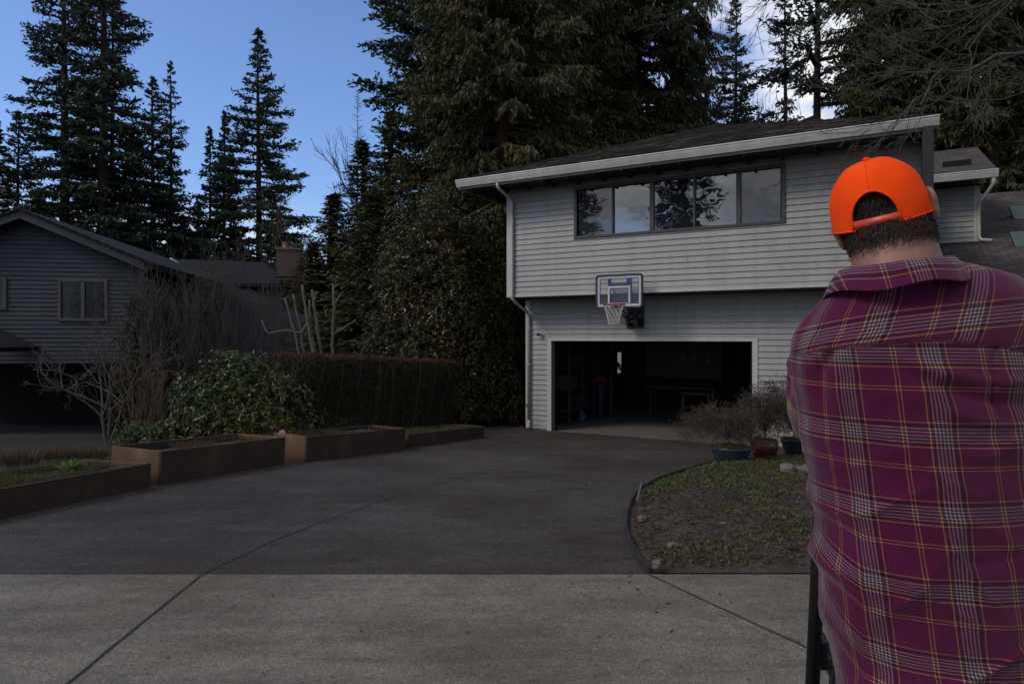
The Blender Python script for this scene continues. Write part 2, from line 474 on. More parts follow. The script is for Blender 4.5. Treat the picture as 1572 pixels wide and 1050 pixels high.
# bed edging
mb = MB(); E = []
for a, b_ in zip(BED[:-2], BED[1:-1]):
    for i in range(4): E.append(a.lerp(b_, i/4))
E.append(BED[-2])
for i in range(len(E)-1):
    p, q = E[i], E[i+1]; d = (q-p).normalized(); s = Vector((-d.y, d.x, 0))*.008
    h = .050 + .010*noise.noise(Vector((i*.3, 1, 0)))
    z0, z1 = g(p.x, p.y)-.03, g(q.x, q.y)-.03
    mb.prism([(p.x+s.x, p.y+s.y, z0), (q.x+s.x, q.y+s.y, z1), (q.x+s.x, q.y+s.y, z1+.03+h), (p.x+s.x, p.y+s.y, z0+.03+h)], (-2*s.x, -2*s.y, 0))
pass
tag(mb.build('garden_edging', M['lawnedge'], smooth=False), 'black plastic edging strip curving round the planting bed', 'garden edging')

# ------------------------------------------------------------------ garage house
HR = empty('garage_house', (C0.x, C0.y, ZF), -AH, 'pale grey clapboard house with an open double garage under an overhanging upper floor', 'house')
LAP = .124
jr = random.Random(9)
def laps(mb, ur, z0, z1, w, holes=(), t=.024, axis='u', sgn=-1):
    """clapboards facing -w; ur(z)->(u0,u1); holes: (u0,u1,z0,z1)"""
    k = math.floor(z0/LAP)
    while k*LAP < z1 - 1e-6:
        a, b = max(z0, k*LAP), min(z1, (k+1)*LAP); k += 1
        if b - a < .004: continue
        # split vertically at hole limits
        cuts = sorted({a, b, *[z for h in holes for z in (h[2], h[3]) if a < z < b]})
        for za, zb in zip(cuts, cuts[1:]):
            zm = (za+zb)/2; u0, u1 = ur(zm); spans = [(u0, u1)]
            for h in holes:
                if h[2] < zm < h[3]:
                    ns = []
                    for s0, s1 in spans:
                        if h[1] <= s0 or h[0] >= s1: ns.append((s0, s1)); continue
                        if h[0] > s0: ns.append((s0, h[0]))
                        if h[1] < s1: ns.append((h[1], s1))
                    spans = ns
            cutspans = []
            for s0, s1 in spans:
                if s1 - s0 > 2.2:
                    q_ = s0 + (s1-s0)*jr.uniform(.2, .8); cutspans += [(s0, q_-.0025), (q_+.0025, s1)]
                else: cutspans.append((s0, s1))
            for s0, s1 in cutspans:
                if s1 - s0 < .005: continue
                fa = t*(1-(za-a)/LAP); fb = t*(1-(zb-a)/LAP)+.001
                def P(u, ww, z): return (u, ww, z) if axis == 'u' else (ww, u, z)
                vs = [P(s0, w+sgn*fa, za), P(s1, w+sgn*fa, za), P(s1, w+sgn*fb, zb), P(s0, w+sgn*fb, zb),
                      P(s0, w-sgn*.012, za), P(s1, w-sgn*.012, za), P(s1, w-sgn*.012, zb), P(s0, w-sgn*.012, zb)]
                mb.add(vs, [(0,1,2,3),(5,4,7,6),(0,4,5,1),(3,2,6,7),(0,3,7,4),(1,5,6,2)])
UW = -.75                       # upper wall plane
UB, UT = 3.262, 5.80
WL, WR = hu(882, UW), hu(1206, UW); WB, WT = hz(1206, 343, UW), hz(1206, 251, UW)
UE = 8.33                      # inner face of the porch side wall
DEEP = 7.2
GL, GR, GT = .70, 5.35, 2.19    # garage opening
mb = MB()
laps(mb, lambda z: (.0, UE), UB+.02, UT, UW, [(WL, WR, WB, WT)])
mb.build('upper_siding', M['siding'], HR)
mb = MB()
laps(mb, lambda z: (.13, UE), .03, UB-.02, 0, [(GL-.11, GR+.11, -1, GT+.09)])
mb.build('lower_siding', M['siding'], HR)
mb = MB()                       # side walls seen from a step to the side
laps(mb, lambda z: (UW+.0, DEEP), UB+.02, UT, -.10, axis='v', sgn=-1)
laps(mb, lambda z: (.0, DEEP), .03, UB-.02, .0, axis='v', sgn=-1)
mb.build('side_siding', M['siding'], HR)
mb = MB()                       # structure behind the boards
mb.box(-.085, WL, UW+.013, UW+.15, UB+.01, UT); mb.box(WR, UE, UW+.013, UW+.15, UB+.01, UT)
mb.box(WL, WR, UW+.013, UW+.15, UB+.01, WB); mb.box(WL, WR, UW+.013, UW+.15, WT, UT)
mb.box(-.085, .05, UW+.151, DEEP, UB+.01, UT); mb.box(-.085, UE, DEEP, DEEP+.15, UB+.01, UT)
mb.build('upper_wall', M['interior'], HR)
mb = MB()
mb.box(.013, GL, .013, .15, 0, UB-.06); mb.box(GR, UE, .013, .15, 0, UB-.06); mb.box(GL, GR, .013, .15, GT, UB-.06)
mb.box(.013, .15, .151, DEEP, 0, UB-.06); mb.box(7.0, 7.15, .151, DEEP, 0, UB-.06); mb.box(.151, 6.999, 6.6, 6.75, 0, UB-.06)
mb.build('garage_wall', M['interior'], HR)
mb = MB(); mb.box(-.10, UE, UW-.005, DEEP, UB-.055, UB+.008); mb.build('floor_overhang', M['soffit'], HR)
mb = MB(); mb.box(.15, 7.0, -.04, 6.6, -.30, .0); mb.build('garage_slab', M['slab'], HR)
for a_, b_ in ((0, GL-.111), (GR+.111, UE)): mb = MB(); mb.box(a_, b_, -.025, .0, -.3, .05); mb.build('foundation', M['stone'], HR)
# upper room
mb = MB(); mb.box(.06, UE, 2.6, 2.7, UB+.01, UT); mb.box(.06, UE, UW+.16, 2.59, UB+.012, UB+.05); mb.build('room_lining', M['interior'], HR)
mb = MB()                       # joists and studs of the garage
for u in np.arange(.5, 7, .41): mb.box(u, u+.045, .16, 6.59, UB-.30, UB-.061)
for w in np.arange(.5, 6.6, .41): mb.box(.151, .24, w, w+.04, 0, UB-.305); mb.box(6.91, 6.999, w, w+.04, 0, UB-.305)
for u in np.arange(.4, 6.9, .41): mb.box(u, u+.04, 6.51, 6.599, 0, UB-.305)
mb.build('garage_framing', M['wood'], HR)
# trim
mb = MB(); mb.box(-.125, -.002, UW-.028, UW+.1, UB-.02, UT); mb.build('corner_board', M['trim'], HR, bevel=.003)
mb = MB(); mb.box(-.005, .128, -.028, .10, .02, UB-.057); mb.build('corner_board', M['trim'], HR, bevel=.003)
mb = MB()
mb.box(GL-.11, GL, -.035, .16, -.02, GT+.0); mb.box(GR, GR+.11, -.035, .16, -.02, GT); mb.box(GL-.11, GR+.11, -.035, .16, GT, GT+.085)
mb.build('garage_casing', M['trim'], HR, bevel=.004)
for u in (GL+.02, GR-.06): mb = MB(); mb.box(u, u+.04, .17, .20, 0, GT+.1); mb.build('door_track', M['blackmetal'], HR)
mb = MB()
for k in range(4): mb.box(GL+.02, GR-.02, .5+k*.56, 1.04+k*.56, GT+.13, GT+.17)
mb.build('raised_garage_door', M['trim'], HR)
mb = MB(); mb.box(UW*0-.125, UE, UW-.03, UW-.002, UB-.03, UB+.02); mb.build('drip_trim', M['trim'], HR)
# ribbon window
wf = empty('window', (0, 0, 0)); wf.parent = HR
mb = MB(); f0, f1 = UW-.045, UW+.10
mb.box(WL, WL+.07, f0, f1, WB, WT); mb.box(WR-.07, WR, f0, f1, WB, WT); mb.box(WL+.07, WR-.07, f0, f1, WB, WB+.06); mb.box(WL+.07, WR-.07, f0, f1, WT-.07, WT)
div = [hu(p, UW) for p in (941, 1001, 1066, 1134)]
for i, d in enumerate(div): 
    k = .022 if i in (0, 2) else .045
    mb.box(d-k, d+k, f0+.01, f1-.01, WB+.06, WT-.07)
mb.build('window_frame', M['darkframe'], wf, bevel=.003)
ed = [WL+.07] + div + [WR-.07]
for i in range(5):
    a, b_ = ed[i]+.03, ed[i+1]-.03
    mb = MB(); n = 8; vs = []; ti = [.010, -.006, .004, -.012, .008][i]
    mb.box(a-.005, b_+.005, UW+.02, UW+.032, WB+.06, WT-.07)
    o = mb.build('pane', M['glassdim'] if i in (0, 4) else M['glass'], wf)
mb = MB(); mb.box(ed[0]+.05, ed[1], UW+.12, UW+.13, WB+.06, WT-.35); mb.build('blind', M['blind'], wf)
# roof
EU0, EU1, EW0, EZ = -1.0, 8.53, -1.6, 5.955
half = (EU1-EU0)/2; AU, AW, AZ = EU0+half, EW0+half, EZ+.388*half
EW1 = EW0+2*half
mb = MB()
c = [(EU0, EW0, EZ), (EU1, EW0, EZ), (EU1, EW1, EZ), (EU0, EW1, EZ)]
mb.add(c + [(AU, AW, AZ)], [(0,1,4),(1,2,4),(2,3,4),(3,0,4)])
rf = mb.build('roof', M['shingle'], HR, solid=.05)
mb = MB()                       # shingle courses standing proud, wavering edges
rg = random.Random(4)
for side in range(4):
    A, B = Vector(c[side]), Vector(c[(side+1) % 4]); T = Vector((AU, AW, AZ))
    k = 1; nrow = 36
    for r_ in range(nrow):
        f0_, f1_ = r_/nrow, (r_+1)/nrow
        a, b_ = A.lerp(T, f0_), B.lerp(T, f0_); a2, b2 = A.lerp(T, f1_), B.lerp(T, f1_)
        nn = (B-A).cross(T-A).normalized()
        L = (b_-a).length; m2 = max(2, int(L/.30)); 
        for i in range(m2):
            o_ = rg.uniform(.028, .048); sk = rg.uniform(-.0, .02)
            p, q = a.lerp(b_, i/m2), a.lerp(b_, (i+1)/m2-.008/max(L, .1)); p2, q2 = a2.lerp(b2, min(1, i/m2)), a2.lerp(b2, min(1, (i+1)/m2))
            dn = (A-T).normalized()*sk
            mb.add([p+nn*o_, q+nn*o_, q2+nn*.024, p2+nn*.024, p+nn*.02, q+nn*.02], [(0,1,2,3),(4,5,1,0)])
mb.build('roof_shingles', M['shingle'], rf)
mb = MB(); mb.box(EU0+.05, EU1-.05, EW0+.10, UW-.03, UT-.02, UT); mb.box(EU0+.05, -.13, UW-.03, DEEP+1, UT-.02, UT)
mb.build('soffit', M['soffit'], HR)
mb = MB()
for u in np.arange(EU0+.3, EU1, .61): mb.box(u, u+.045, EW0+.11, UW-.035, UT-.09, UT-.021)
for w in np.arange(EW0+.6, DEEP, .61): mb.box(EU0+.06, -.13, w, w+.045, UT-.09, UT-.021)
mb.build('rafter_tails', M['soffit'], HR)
def gutter(mb, u0, u1, w, zt, h=.165, d=.12):
    prof = [(w, zt), (w-.015, zt), (w-.02, zt-.02), (w-.008, zt-.03), (w+.0, zt-.07), (w+.035, zt-h), (w+d, zt-h), (w+d, zt-.012), (w+d-.008, zt-.012), (w+d-.008, zt-h+.01), (w+.04, zt-h+.01), (w+.01, zt-.06)]
    n = len(prof); vs = [(u0, a, z) for a, z in prof] + [(u1, a, z) for a, z in prof]
    fs = [(i, (i+1) % n, (i+1) % n+n, i+n) for i in range(n)] + [tuple(range(n)), tuple(range(2*n-1, n-1, -1))]
    mb.add(vs, fs)
mb = MB(); gutter(mb, EU0-.02, EU1+.02, EW0-.03, EZ); mb.build('gutter', M['gutterm'], HR)
mb = MB(); mb.box(EU0-.02, EU0+.015, EW0+.10, EW1, EZ-.20, EZ-.01); mb.box(EU1-.015, EU1+.02, EW0+.1, EW1, EZ-.20, EZ-.01); mb.box(EU0+.016, EU1-.016, EW0+.092, EW0+.12, EZ-.2, EZ-.02)
mb.build('fascia', M['gutterm'], HR)
# left downspout
du = hu(762, EW0)
mb = MB(); mb.tube([(du, EW0+.05, EZ-.15), (du, EW0+.05, EZ-.24), (du+.02, EW0+.10, EZ-.30), (.045, UW-.10, UT-.26), (.05, UW-.075, UT-.36), (.05, UW-.075, UB+.02), (.05, UW-.07, UB-.06),
                    (.07, UW+.02, UB-.14), (.10, -.15, UB-.36), (.11, -.075, UB-.50), (.11, -.075, .22)], .038, 10)
mb.tube([(.11, -.075, .24), (.11, -.085, .10), (.11, -.16, .04)], .043, 10)
mb.build('downspout', M['gutterm'], HR, smooth=True)
for z in (5.0, 4.0, 1.6, 2.5): mb = MB(); mb.box(.0 if z > 3 else .06, .10 if z > 3 else .16, (UW-.118) if z > 3 else -.118, (UW-.02) if z > 3 else -.03, z, z+.025); mb.build('downspout_strap', M['gutterm'], HR)
mb = MB(); mb.tube([(.075, -.06, .60), (.075, -.13, .60), (.075, -.15, .56)], .012, 8); mb.lathe([(.03, 0), (.03, .012)], (.075, -.15, .62), 12); mb.build('hose_tap', M['darkframe'], HR)
mb = MB(); mb.tube([(.52, -.02, 2.30), (.42, -.10, 2.34)], .012, 6); mb.tube([(.42, -.10, 2.34), (.36, -.14, 2.35)], [.03, .035], 8); mb.build('security_light', M['darkframe'], HR)
# porch side wall at the right end of the eave
mb = MB(); mb.box(UE, UE+.12, EW0+.14, 6.0, 0, UT); mb.build('porch_side_wall', M['soffit'], HR)
mb = MB(); mb.box(UE-.02, UE+.14, EW0+.0, EW0+.14, -.3, UT+.0); mb.build('porch_post', mat('weathered_grey_post', (.024,.026,.024), (.018,.019,.018), 4, .8), HR, bevel=.004)
# rear wing
WW = 3.9; wu1 = 9.69; wz0 = hz(1480, 372, WW)
mb = MB(); laps(mb, lambda z: (UE+.13, wu1-.10), wz0, 5.75, WW); mb.build('wing_siding', M['siding'], HR)
mb = MB(); mb.box(UE+.13, wu1, WW+.013, 9, wz0-.5, 5.8); mb.build('wing_wall', M['interior'], HR)
mb = MB(); mb.box(wu1-.10, wu1+.02, WW-.028, WW+.1, wz0, 5.75); mb.build('wing_corner_board', M['trim'], HR)
wr1 = wu1+.25
mb = MB(); mb.add([(UE+.13, 3.2, 5.93), (wr1, 3.2, 5.93), (wr1, 6.6, 7.25), (UE+.13, 6.6, 7.25), (UE+.13, 10, 5.93), (wr1, 10, 5.93)], [(0,1,2,3), (3,2,5,4)])
mb.build('wing_roof', M['shingle'], HR, solid=.08)
mb = MB(); mb.box(9.0, 9.55, 3.95, 4.25, 6.22, 6.40); mb.build('roof_vent', M['black'], HR)
mb = MB(); gutter(mb, UE+.15, wr1+.02, 3.12, 5.95, .17); mb.build('wing_gutter', M['gutterm'], HR)
mb = MB(); mb.tube([(wr1-.06, 3.2, 5.80), (wr1-.06, 3.22, 5.65), (wu1-.01, WW-.1, 5.35), (wu1-.01, WW-.08, wz0+.10), (wu1+.03, WW-.1, wz0+.02), (wu1+.22, WW-.2, wz0-.02)], .038, 8); mb.build('wing_downspout', M['gutterm'], HR, smooth=True)
mb = MB(); zz = lambda w: wz0 - .02 + .388*(w-WW)
mb.prism([(UE+.13, -.1, zz(-.1)), (17.5, -.1, zz(-.1)), (17.5, 9.1, zz(9.1)), (UE+.13, 9.1, zz(9.1))], (0, 0, -.12)); mb.build('lower_roof', M['shingle'], HR)
mb = MB(); mb.box(UE+.13, 17.3, .35, .5, -.4, zz(.3)-.12); mb.box(17.2, 17.35, .5, 9, -.4, zz(.3)-.12); mb.build('lower_wing_wall', M['siding'], HR)
for px, py in ((1566, 330), (1569, 371)):
    for w in np.arange(-.1, 9, .05):
        if hz(px, py, w) <= zz(w)+.1: break
    u = hu(px, w)
    mb = MB(); mb.prism([(u-.13, w-.12, zz(w)-.03), (u+.16, w-.12, zz(w)-.03), (u+.22, w+.15, zz(w)+.34), (u-.20, w+.15, zz(w)+.34)], (0, .16, 0))
    mb.build('green_roof_vent', mat('verdigris_metal', (.05,.085,.072), (.035,.06,.05), 6, .6), HR)

# ------------------------------------------------------------------ basketball hoop
bw = -1.12; bu0, bu1 = hu(915, bw), hu(987, bw); bc = (bu0+bu1)/2; bz0, bz1 = hz(951, 473, bw), hz(951, 421, bw)
p0 = hw(bc, 0, 0)
HOOP = empty('basketball_hoop', hw(bc, 0, bz0), -AH, 'basketball hoop with a clear blue and white backboard on the wall above the garage opening', 'basketball hoop')
hwid = (bu1-bu0)/2; hh = bz1-bz0
def rrect(hw_, z0, z1, r, n=6):
    pts = []
    for cx, cz, a0 in ((hw_-r, z1-r, 0), (-hw_+r, z1-r, 90), (-hw_+r, z0+r, 180), (hw_-r, z0+r, 270)):
        for i in range(n+1):
            t = R(a0+90*i/n); pts.append((cx+r*math.cos(t), cz+r*math.sin(t)))
    return pts
def ring(mb, o, i, y0, y1):
    n = len(o); vs = [(x, y0, z) for x, z in o] + [(x, y0, z) for x, z in i] + [(x, y1, z) for x, z in o] + [(x, y1, z) for x, z in i]
    fs = []
    for k in range(n):
        l = (k+1) % n
        fs += [(k, l, n+l, n+k), (2*n+k, 3*n+k, 3*n+l, 2*n+l), (k, 2*n+k, 2*n+l, l), (n+k, n+l, 3*n+l, 3*n+k)]
    mb.add(vs, fs)
blue = mat('board_blue', (.012,.022,.12), (.015,.025,.10), 5, .4); white = mat('board_white', (.42,.43,.45), (.38,.39,.41), 5, .4)
mb = MB(); ring(mb, rrect(hwid, 0, hh, .07), rrect(hwid-.035, .035, hh-.035, .045), bw-.03, bw+.03); mb.build('board_frame', M['blackgloss'], HOOP)
mb = MB(); ring(mb, rrect(hwid-.035, .035, hh-.035, .045), rrect(hwid-.085, .085, hh-.085, .02), bw-.012, bw+.012)
s = .27*hwid*2/2+.02
sq = (-.21, .21, .11, .43)
for a in ((sq[0]-.04, sq[0], sq[2]-.04, sq[3]+.04), (sq[1], sq[1]+.04, sq[2]-.04, sq[3]+.04), (sq[0], sq[1], sq[3], sq[3]+.04), (sq[0], sq[1], sq[2]-.04, sq[2])):
    mb.box(a[0], a[1], bw-.010, bw+.010, a[2], a[3])
mb.build('white_markings', white, HOOP)
mb = MB(); ring(mb, rrect(hwid-.085, .085, hh-.085, .02), rrect(hwid-.10, .10, hh-.10, .01), bw-.011, bw+.011)
for x in (-.25, .17): mb.box(x, x+.075, bw-.009, bw+.009, .475, hh-.10)
mb.box(.255, .285, bw-.009, bw+.009, .10, hh-.1)
ring(mb, [(sq[1], sq[3]), (sq[0], sq[3]), (sq[0], sq[2]), (sq[1], sq[2])], [(sq[1]-.015, sq[3]-.015), (sq[0]+.015, sq[3]-.015), (sq[0]+.015, sq[2]+.015), (sq[1]-.015, sq[2]+.015)], bw-.009, bw+.009)
mb.build('blue_markings', blue, HOOP)
mclear, t_, b__ = nt('clear_acrylic')
b__.inputs['Base Color'].default_value = (.25,.27,.30,1); b__.inputs['Roughness'].default_value = .1; b__.inputs['Specular IOR Level'].default_value = .2; b__.inputs['Alpha'].default_value = .12
mb = MB(); mb.box(-hwid+.09, hwid-.09, bw-.004, bw+.004, .09, hh-.09); mb.build('backboard', mclear, HOOP)
red = mat('rim_red', (.30,.03,.03), (.22,.02,.02), 5, .5)
rc = (0.0, bw-.10-.225, .06); mb = MB()
mb.tube([(rc[0]+.225*math.cos(R(a)), rc[1]+.225*math.sin(R(a)), rc[2]) for a in range(0, 361, 12)], .011, 8, False)
mb.prism([(-.11, bw-.013, .10), (.11, bw-.013, .10), (.13, bw-.013, .0), (-.13, bw-.013, .0)], (0, -.03, 0)); mb.prism([(-.10, bw-.04, .055), (.10, bw-.04, .055), (.13, bw-.19, .055), (-.13, bw-.19, .055)], (0, 0, -.012))
mb.build('rim', red, HOOP, smooth=False)
mb = MB(); rows = 6; nn_ = 12
def npnt(i, j):
    t = 2*math.pi*(i+.5*(j % 2))/nn_; k = j/rows; r = .222*(1-.52*k**.7)
    return (rc[0]+r*math.cos(t), rc[1]+r*math.sin(t), rc[2]-.42*k)
for j in range(rows):
    for i in range(nn_):
        a = npnt(i, j); o = 1 if j % 2 else -1
        mb.tube([a, npnt(i, j+1)], .0055, 4, False); mb.tube([a, npnt(i+o, j+1)], .0055, 4, False)
mb.build('net', mat('net_cord', (.55,.53,.50), (.4,.38,.36), 9, .9), HOOP)
mb = MB()
for x in (-.10, .10):
    mb.tube([(x*1.9, bw+.03, .50), (x, -.30, -.20)], .014, 6); mb.tube([(x*1.9, bw+.03, .12), (x*1.0, -.12, -.30)], .016, 6)
    mb.tube([(x, -.30, -.20), (x, -.02, -.02)], .014, 6); mb.box(x-.035, x+.035, -.32, -.02, -.36, -.20)
mb.box(-.19, .19, bw+.02, bw+.045, .47, .53); mb.box(-.19, .19, bw+.02, bw+.045, .09, .14)
mb.box(-.20, .20, -.045, -.015, -.42, .10)
mb.tube([(-.10, -.25, -.28), (.10, -.25, -.28)], .03, 10)
mb.build('mounting_bracket', M['blackmetal'], HOOP)

# ------------------------------------------------------------------ inside the garage
def inside(name, label, cat, u, w, rz=0, group=None):
    return empty(name, hw(u, w, .0), -AH+rz, label, cat, group)
gwood = mat('shelf_plywood', (.045,.028,.017), (.03,.019,.012), 3, .8, stretch=(1, 6, 6))
t = inside('storage_shelf', 'wooden storage shelving against the left wall inside the garage', 'shelf', .72, 1.95, R(90))
mb = MB()
for x in (-.9, -.05, .8): mb.box(x, x+.05, 0, .05, 0, 2.3); mb.box(x, x+.05, .5, .55, 0, 2.3)
mb.build('upright', gwood, t)
for z in (.35, .9, 1.45, 1.95): mb = MB(); mb.box(-.92, .9, .0, .56, z, z+.025); mb.build('shelf', gwood, t)
for i, (x, z, wd, hgt, col, lab) in enumerate([(-.8, 1.976, .5, .28, (.05,.035,.02), 'brown cardboard box on the top shelf in the garage'), (-.1, 1.476, .4, .3, (.04,.02,.014), 'dark reddish box on the upper middle shelf in the garage'),
        (-.75, .926, .55, .34, (.07,.05,.032), 'tan cardboard box on the lower middle shelf in the garage'), (.1, .376, .5, .36, (.02,.024,.028), 'dark grey storage tote on the bottom shelf in the garage')]):
    b_ = empty('storage_box', hw(.44, 1.95+x+wd/2, z), -AH+R(90), lab, 'box', 'boxes on the garage shelves')
    mm = mat('box_card', col, tuple(v*.7 for v in col), 3, .8)
    mb = MB(); mb.box(-wd/2, wd/2, -.2, .2, 0, hgt-.03); mb.build('box_body', mm, b_, bevel=.006)
    mb = MB(); mb.box(-wd/2-.008, wd/2+.008, -.208, .208, hgt-.03, hgt); mb.build('box_lid', mm, b_, bevel=.004)
t = inside('waste_bin', 'tall dark blue bin standing left of centre inside the garage', 'bin', hu(921, 3.6), 3.6)
mb = MB(); mb.lathe([(.20, 0), (.25, .85), (.27, .86), (.27, .9)], n=20); mb.build('bin_body', mat('bin_blue', (.010,.014,.032), None, 3, .5), t, smooth=False)
mb = MB(); mb.lathe([(.28, .90), (.28, .93), (.12, .97), (.0, .98)], n=20, cap=False); mb.build('bin_lid', M['blackgloss'], t)
t = inside('tool_box', 'small red tool box lying on the dark bin in the garage', 'tool box', hu(921, 3.6), 3.6); t.location.z += .98
mb = MB(); mb.box(-.2, .2, -.1, .1, 0, .16); mb.build('box_body', red, t, bevel=.01)
mb = MB(); mb.tube([(-.1, 0, .16), (-.1, 0, .21), (.1, 0, .21), (.1, 0, .16)], .01, 6); mb.build('handle', M['black'], t)
t = inside('white_sack', 'pale sack propped above the red tool box in the garage', 'sack', hu(919, 4.15), 4.15); t.location.z += 1.2
mb = MB(); mb.ell((0, 0, .3), (.22, .14, .33), 18, 12); o = mb.build('sack_body', mat('pale_sack', (.08,.075,.078), (.05,.048,.05), 5, .9), t, smooth=True)
for v in o.data.vertices: v.co += Vector((noise.noise(v.co*7)*.04, noise.noise(v.co*7+Vector((5, 0, 0)))*.04, 0))
mb = MB(); mb.tube([(0, 0, .6), (.02, 0, .68)], [.03, .07], 8); mb.build('sack_neck', gwood, t)
mb = MB(); mb.box(-.3, .3, -.15, .15, -.03, 0); mb.build('wooden_tray', gwood, t)
t = inside('blue_bag', 'small bright blue bag on the garage floor near the left side', 'bag', hu(893, 1.9), 1.9)
mb = MB(); mb.ell((0, 0, .12), (.14, .09, .13), 14, 10); mb.build('bag_body', mat('bag_blue', (.03,.06,.13), (.02,.04,.09), 6, .8), t, smooth=True)
mb = MB(); mb.tube([(-.05, 0, .22), (-.03, 0, .30), (.03, 0, .30), (.05, 0, .22)], .008, 6); mb.build('handle', M['trim'], t)
t = inside('support_post', 'slim timber post standing inside the garage left of centre', 'post', hu(939, 3.6), 3.6)
mb = MB(); mb.box(-.05, .05, -.05, .05, 0, UB-.31); mb.build('post', gwood, t); mb = MB(); mb.box(-.09, .09, -.09, .09, 0, .02); mb.build('base_plate', M['blackmetal'], t)
# narrow daylit window in the left side wall, seen at a grazing angle
def wsolve(px, u):
    lo, hi = .2, 6.4
    for _ in range(50):
        m = (lo+hi)/2
        if hu(px, m) > u: lo = m
        else: hi = m
    return lo
w0_, w1_ = wsolve(947.5, .25), wsolve(953.5, .25)
z0_, z1_ = hz(951, 573, w0_), hz(951, 541, w0_)
t = empty('side_window', (.245, (w0_+w1_)/2, (z0_+z1_)/2)); t.parent = HR
mm, tt, bb = nt('daylit_pane'); bb.inputs['Emission Color'].default_value = (.9, .92, .85, 1); bb.inputs['Emission Strength'].default_value = .16; bb.inputs['Base Color'].default_value = (.1, .1, .1, 1)
hw2, hz2 = abs(w1_-w0_)/2, (z1_-z0_)/2
mb = MB(); mb.box(0, .008, -hw2, hw2, -hz2, hz2); mb.build('window_pane', mm, t)
mb = MB()
for bx in ((-hw2-.05, -hw2, -hz2-.05, hz2+.05), (hw2, hw2+.05, -hz2-.05, hz2+.05), (-hw2, hw2, hz2, hz2+.05), (-hw2, hw2, -hz2-.05, -hz2)): mb.box(-.02, .014, *bx)
mb.build('window_frame', gwood, t)
print('sidewin', w0_, w1_, z0_, z1_)
t = inside('pegboard', 'tan wall panel hung with tools at the back right of the garage', 'pegboard', hu(1040, 5.4), 5.4)
mb = MB(); mb.box(-1.0, 1.3, 0, .03, 1.05, 2.15); mb.build('panel', mat('tan_panel', (.085,.066,.045), (.06,.046,.032), 1.5, .85), t)
for x, z, h_ in ((-.5, 1.5, .45), (-.36, 1.45, .5), (.15, 1.6, .3), (.5, 1.55, .42), (.9, 1.5, .4)): mb = MB(); mb.box(x, x+.035, -.03, -.002, z, z+h_); mb.box(x-.05, x+.08, -.04, -.002, z, z+.09); mb.build('hanging_tool', M['blackmetal'], t)
mb = MB(); mb.box(-1.0, -.96, 0, .03, 0, 1.05); mb.build('panel_leg', gwood, t); mb = MB(); mb.box(1.26, 1.3, 0, .03, 0, 1.05); mb.build('panel_leg', gwood, t)
t = inside('workbench', 'low wooden workbench standing in front of the tan panel in the garage', 'workbench', hu(1045, 4.6), 4.6)
mb = MB(); mb.box(-.9, 1.0, -.3, .35, .80, .86); mb.build('bench_top', gwood, t)
for x in (-.85, .92):
    for y in (-.27, .28): mb = MB(); mb.box(x, x+.06, y, y+.06, 0, .80); mb.build('leg', gwood, t)
t = inside('saw_horse', 'pale folding saw horse in front of the workbench in the garage', 'saw horse', hu(1068, 3.6), 3.6)
mb = MB(); mb.box(-.4, .4, -.05, .05, .70, .78); mb.build('beam', gwood, t)
for x in (-.33, .33):
    for y in (-.22, .22): mb = MB(); mb.tube([(x, 0, .72), (x*1.1, y, 0)], .02, 6); mb.build('leg', M['stone'], t)
# ------------------------------------------------------------------ the person in the plaid shirt and orange cap
def loft(mb, rings, n=40):
    vs = []
    for (z, cx, cy, a, b, e) in rings:
        for j in range(n):
            t = 2*math.pi*j/n; c, s = math.cos(t), math.sin(t)
            vs.append((cx+a*math.copysign(abs(c)**(2/e), c), cy+b*math.copysign(abs(s)**(2/e), s), z))
    k = len(rings); fs = []
    for i in range(k-1):
        for j in range(n): fs.append((i*n+j, i*n+(j+1) % n, (i+1)*n+(j+1) % n, (i+1)*n+j))
    fs.append(tuple(range(n-1, -1, -1))); fs.append(tuple((k-1)*n+j for j in range(n)))
    mb.add(vs, fs)
def chain(mb, pts, rad, n=14):
    """rounded limb through the joints"""
    P = [Vector(p) for p in pts]; fine = []; rr = []
    for i in range(len(P)-1):
        p0, p1, p2, p3 = P[max(i-1, 0)], P[i], P[i+1], P[min(i+2, len(P)-1)]
        for k in range(6):
            t = k/6; fine.append(.5*((2*p1)+(p2-p0)*t+(2*p0-5*p1+4*p2-p3)*t*t+(-p0+3*p1-3*p2+p3)*t**3)); rr.append(rad[i]*(1-t)+rad[i+1]*t)
    fine.append(P[-1]); rr.append(rad[-1]); mb.tube(fine, rr, n)
    mb.ell(P[0], (rad[0],)*3, 12, 8); mb.ell(P[-1], (rad[-1],)*3, 12, 8)
def remesh(mb, voxel, smooth=4, fac=.6):
    o = link('tmp', mb.mesh('tmp'))
    d = o.modifiers.new('r', 'REMESH'); d.mode = 'VOXEL'; d.voxel_size = voxel; d.use_smooth_shade = True
    if smooth: s = o.modifiers.new('s', 'SMOOTH'); s.iterations = smooth; s.factor = fac
    bpy.context.view_layer.update()
    dg = bpy.context.evaluated_depsgraph_get()
    me = bpy.data.meshes.new_from_object(o.evaluated_get(dg))
    bpy.data.objects.remove(o); me.materials.clear(); return me
RINGS = [(.66,.835,1.27,.190,.135,2.3),(.76,.825,1.27,.188,.137,2.3),(.87,.815,1.27,.183,.139,2.3),(.99,.805,1.27,.192,.145,2.3),(1.11,.795,1.265,.197,.148,2.3),(1.25,.783,1.26,.203,.14,2.3),
         (1.36,.772,1.255,.222,.136,2.35),(1.45,.772,1.25,.232,.132,2.4),(1.53,.772,1.245,.228,.122,2.4),(1.58,.768,1.245,.205,.107,2.3),(1.618,.758,1.245,.165,.09,2.2),(1.640,.735,1.24,.120,.08,2.1),(1.652,.72,1.23,.088,.074,2)]
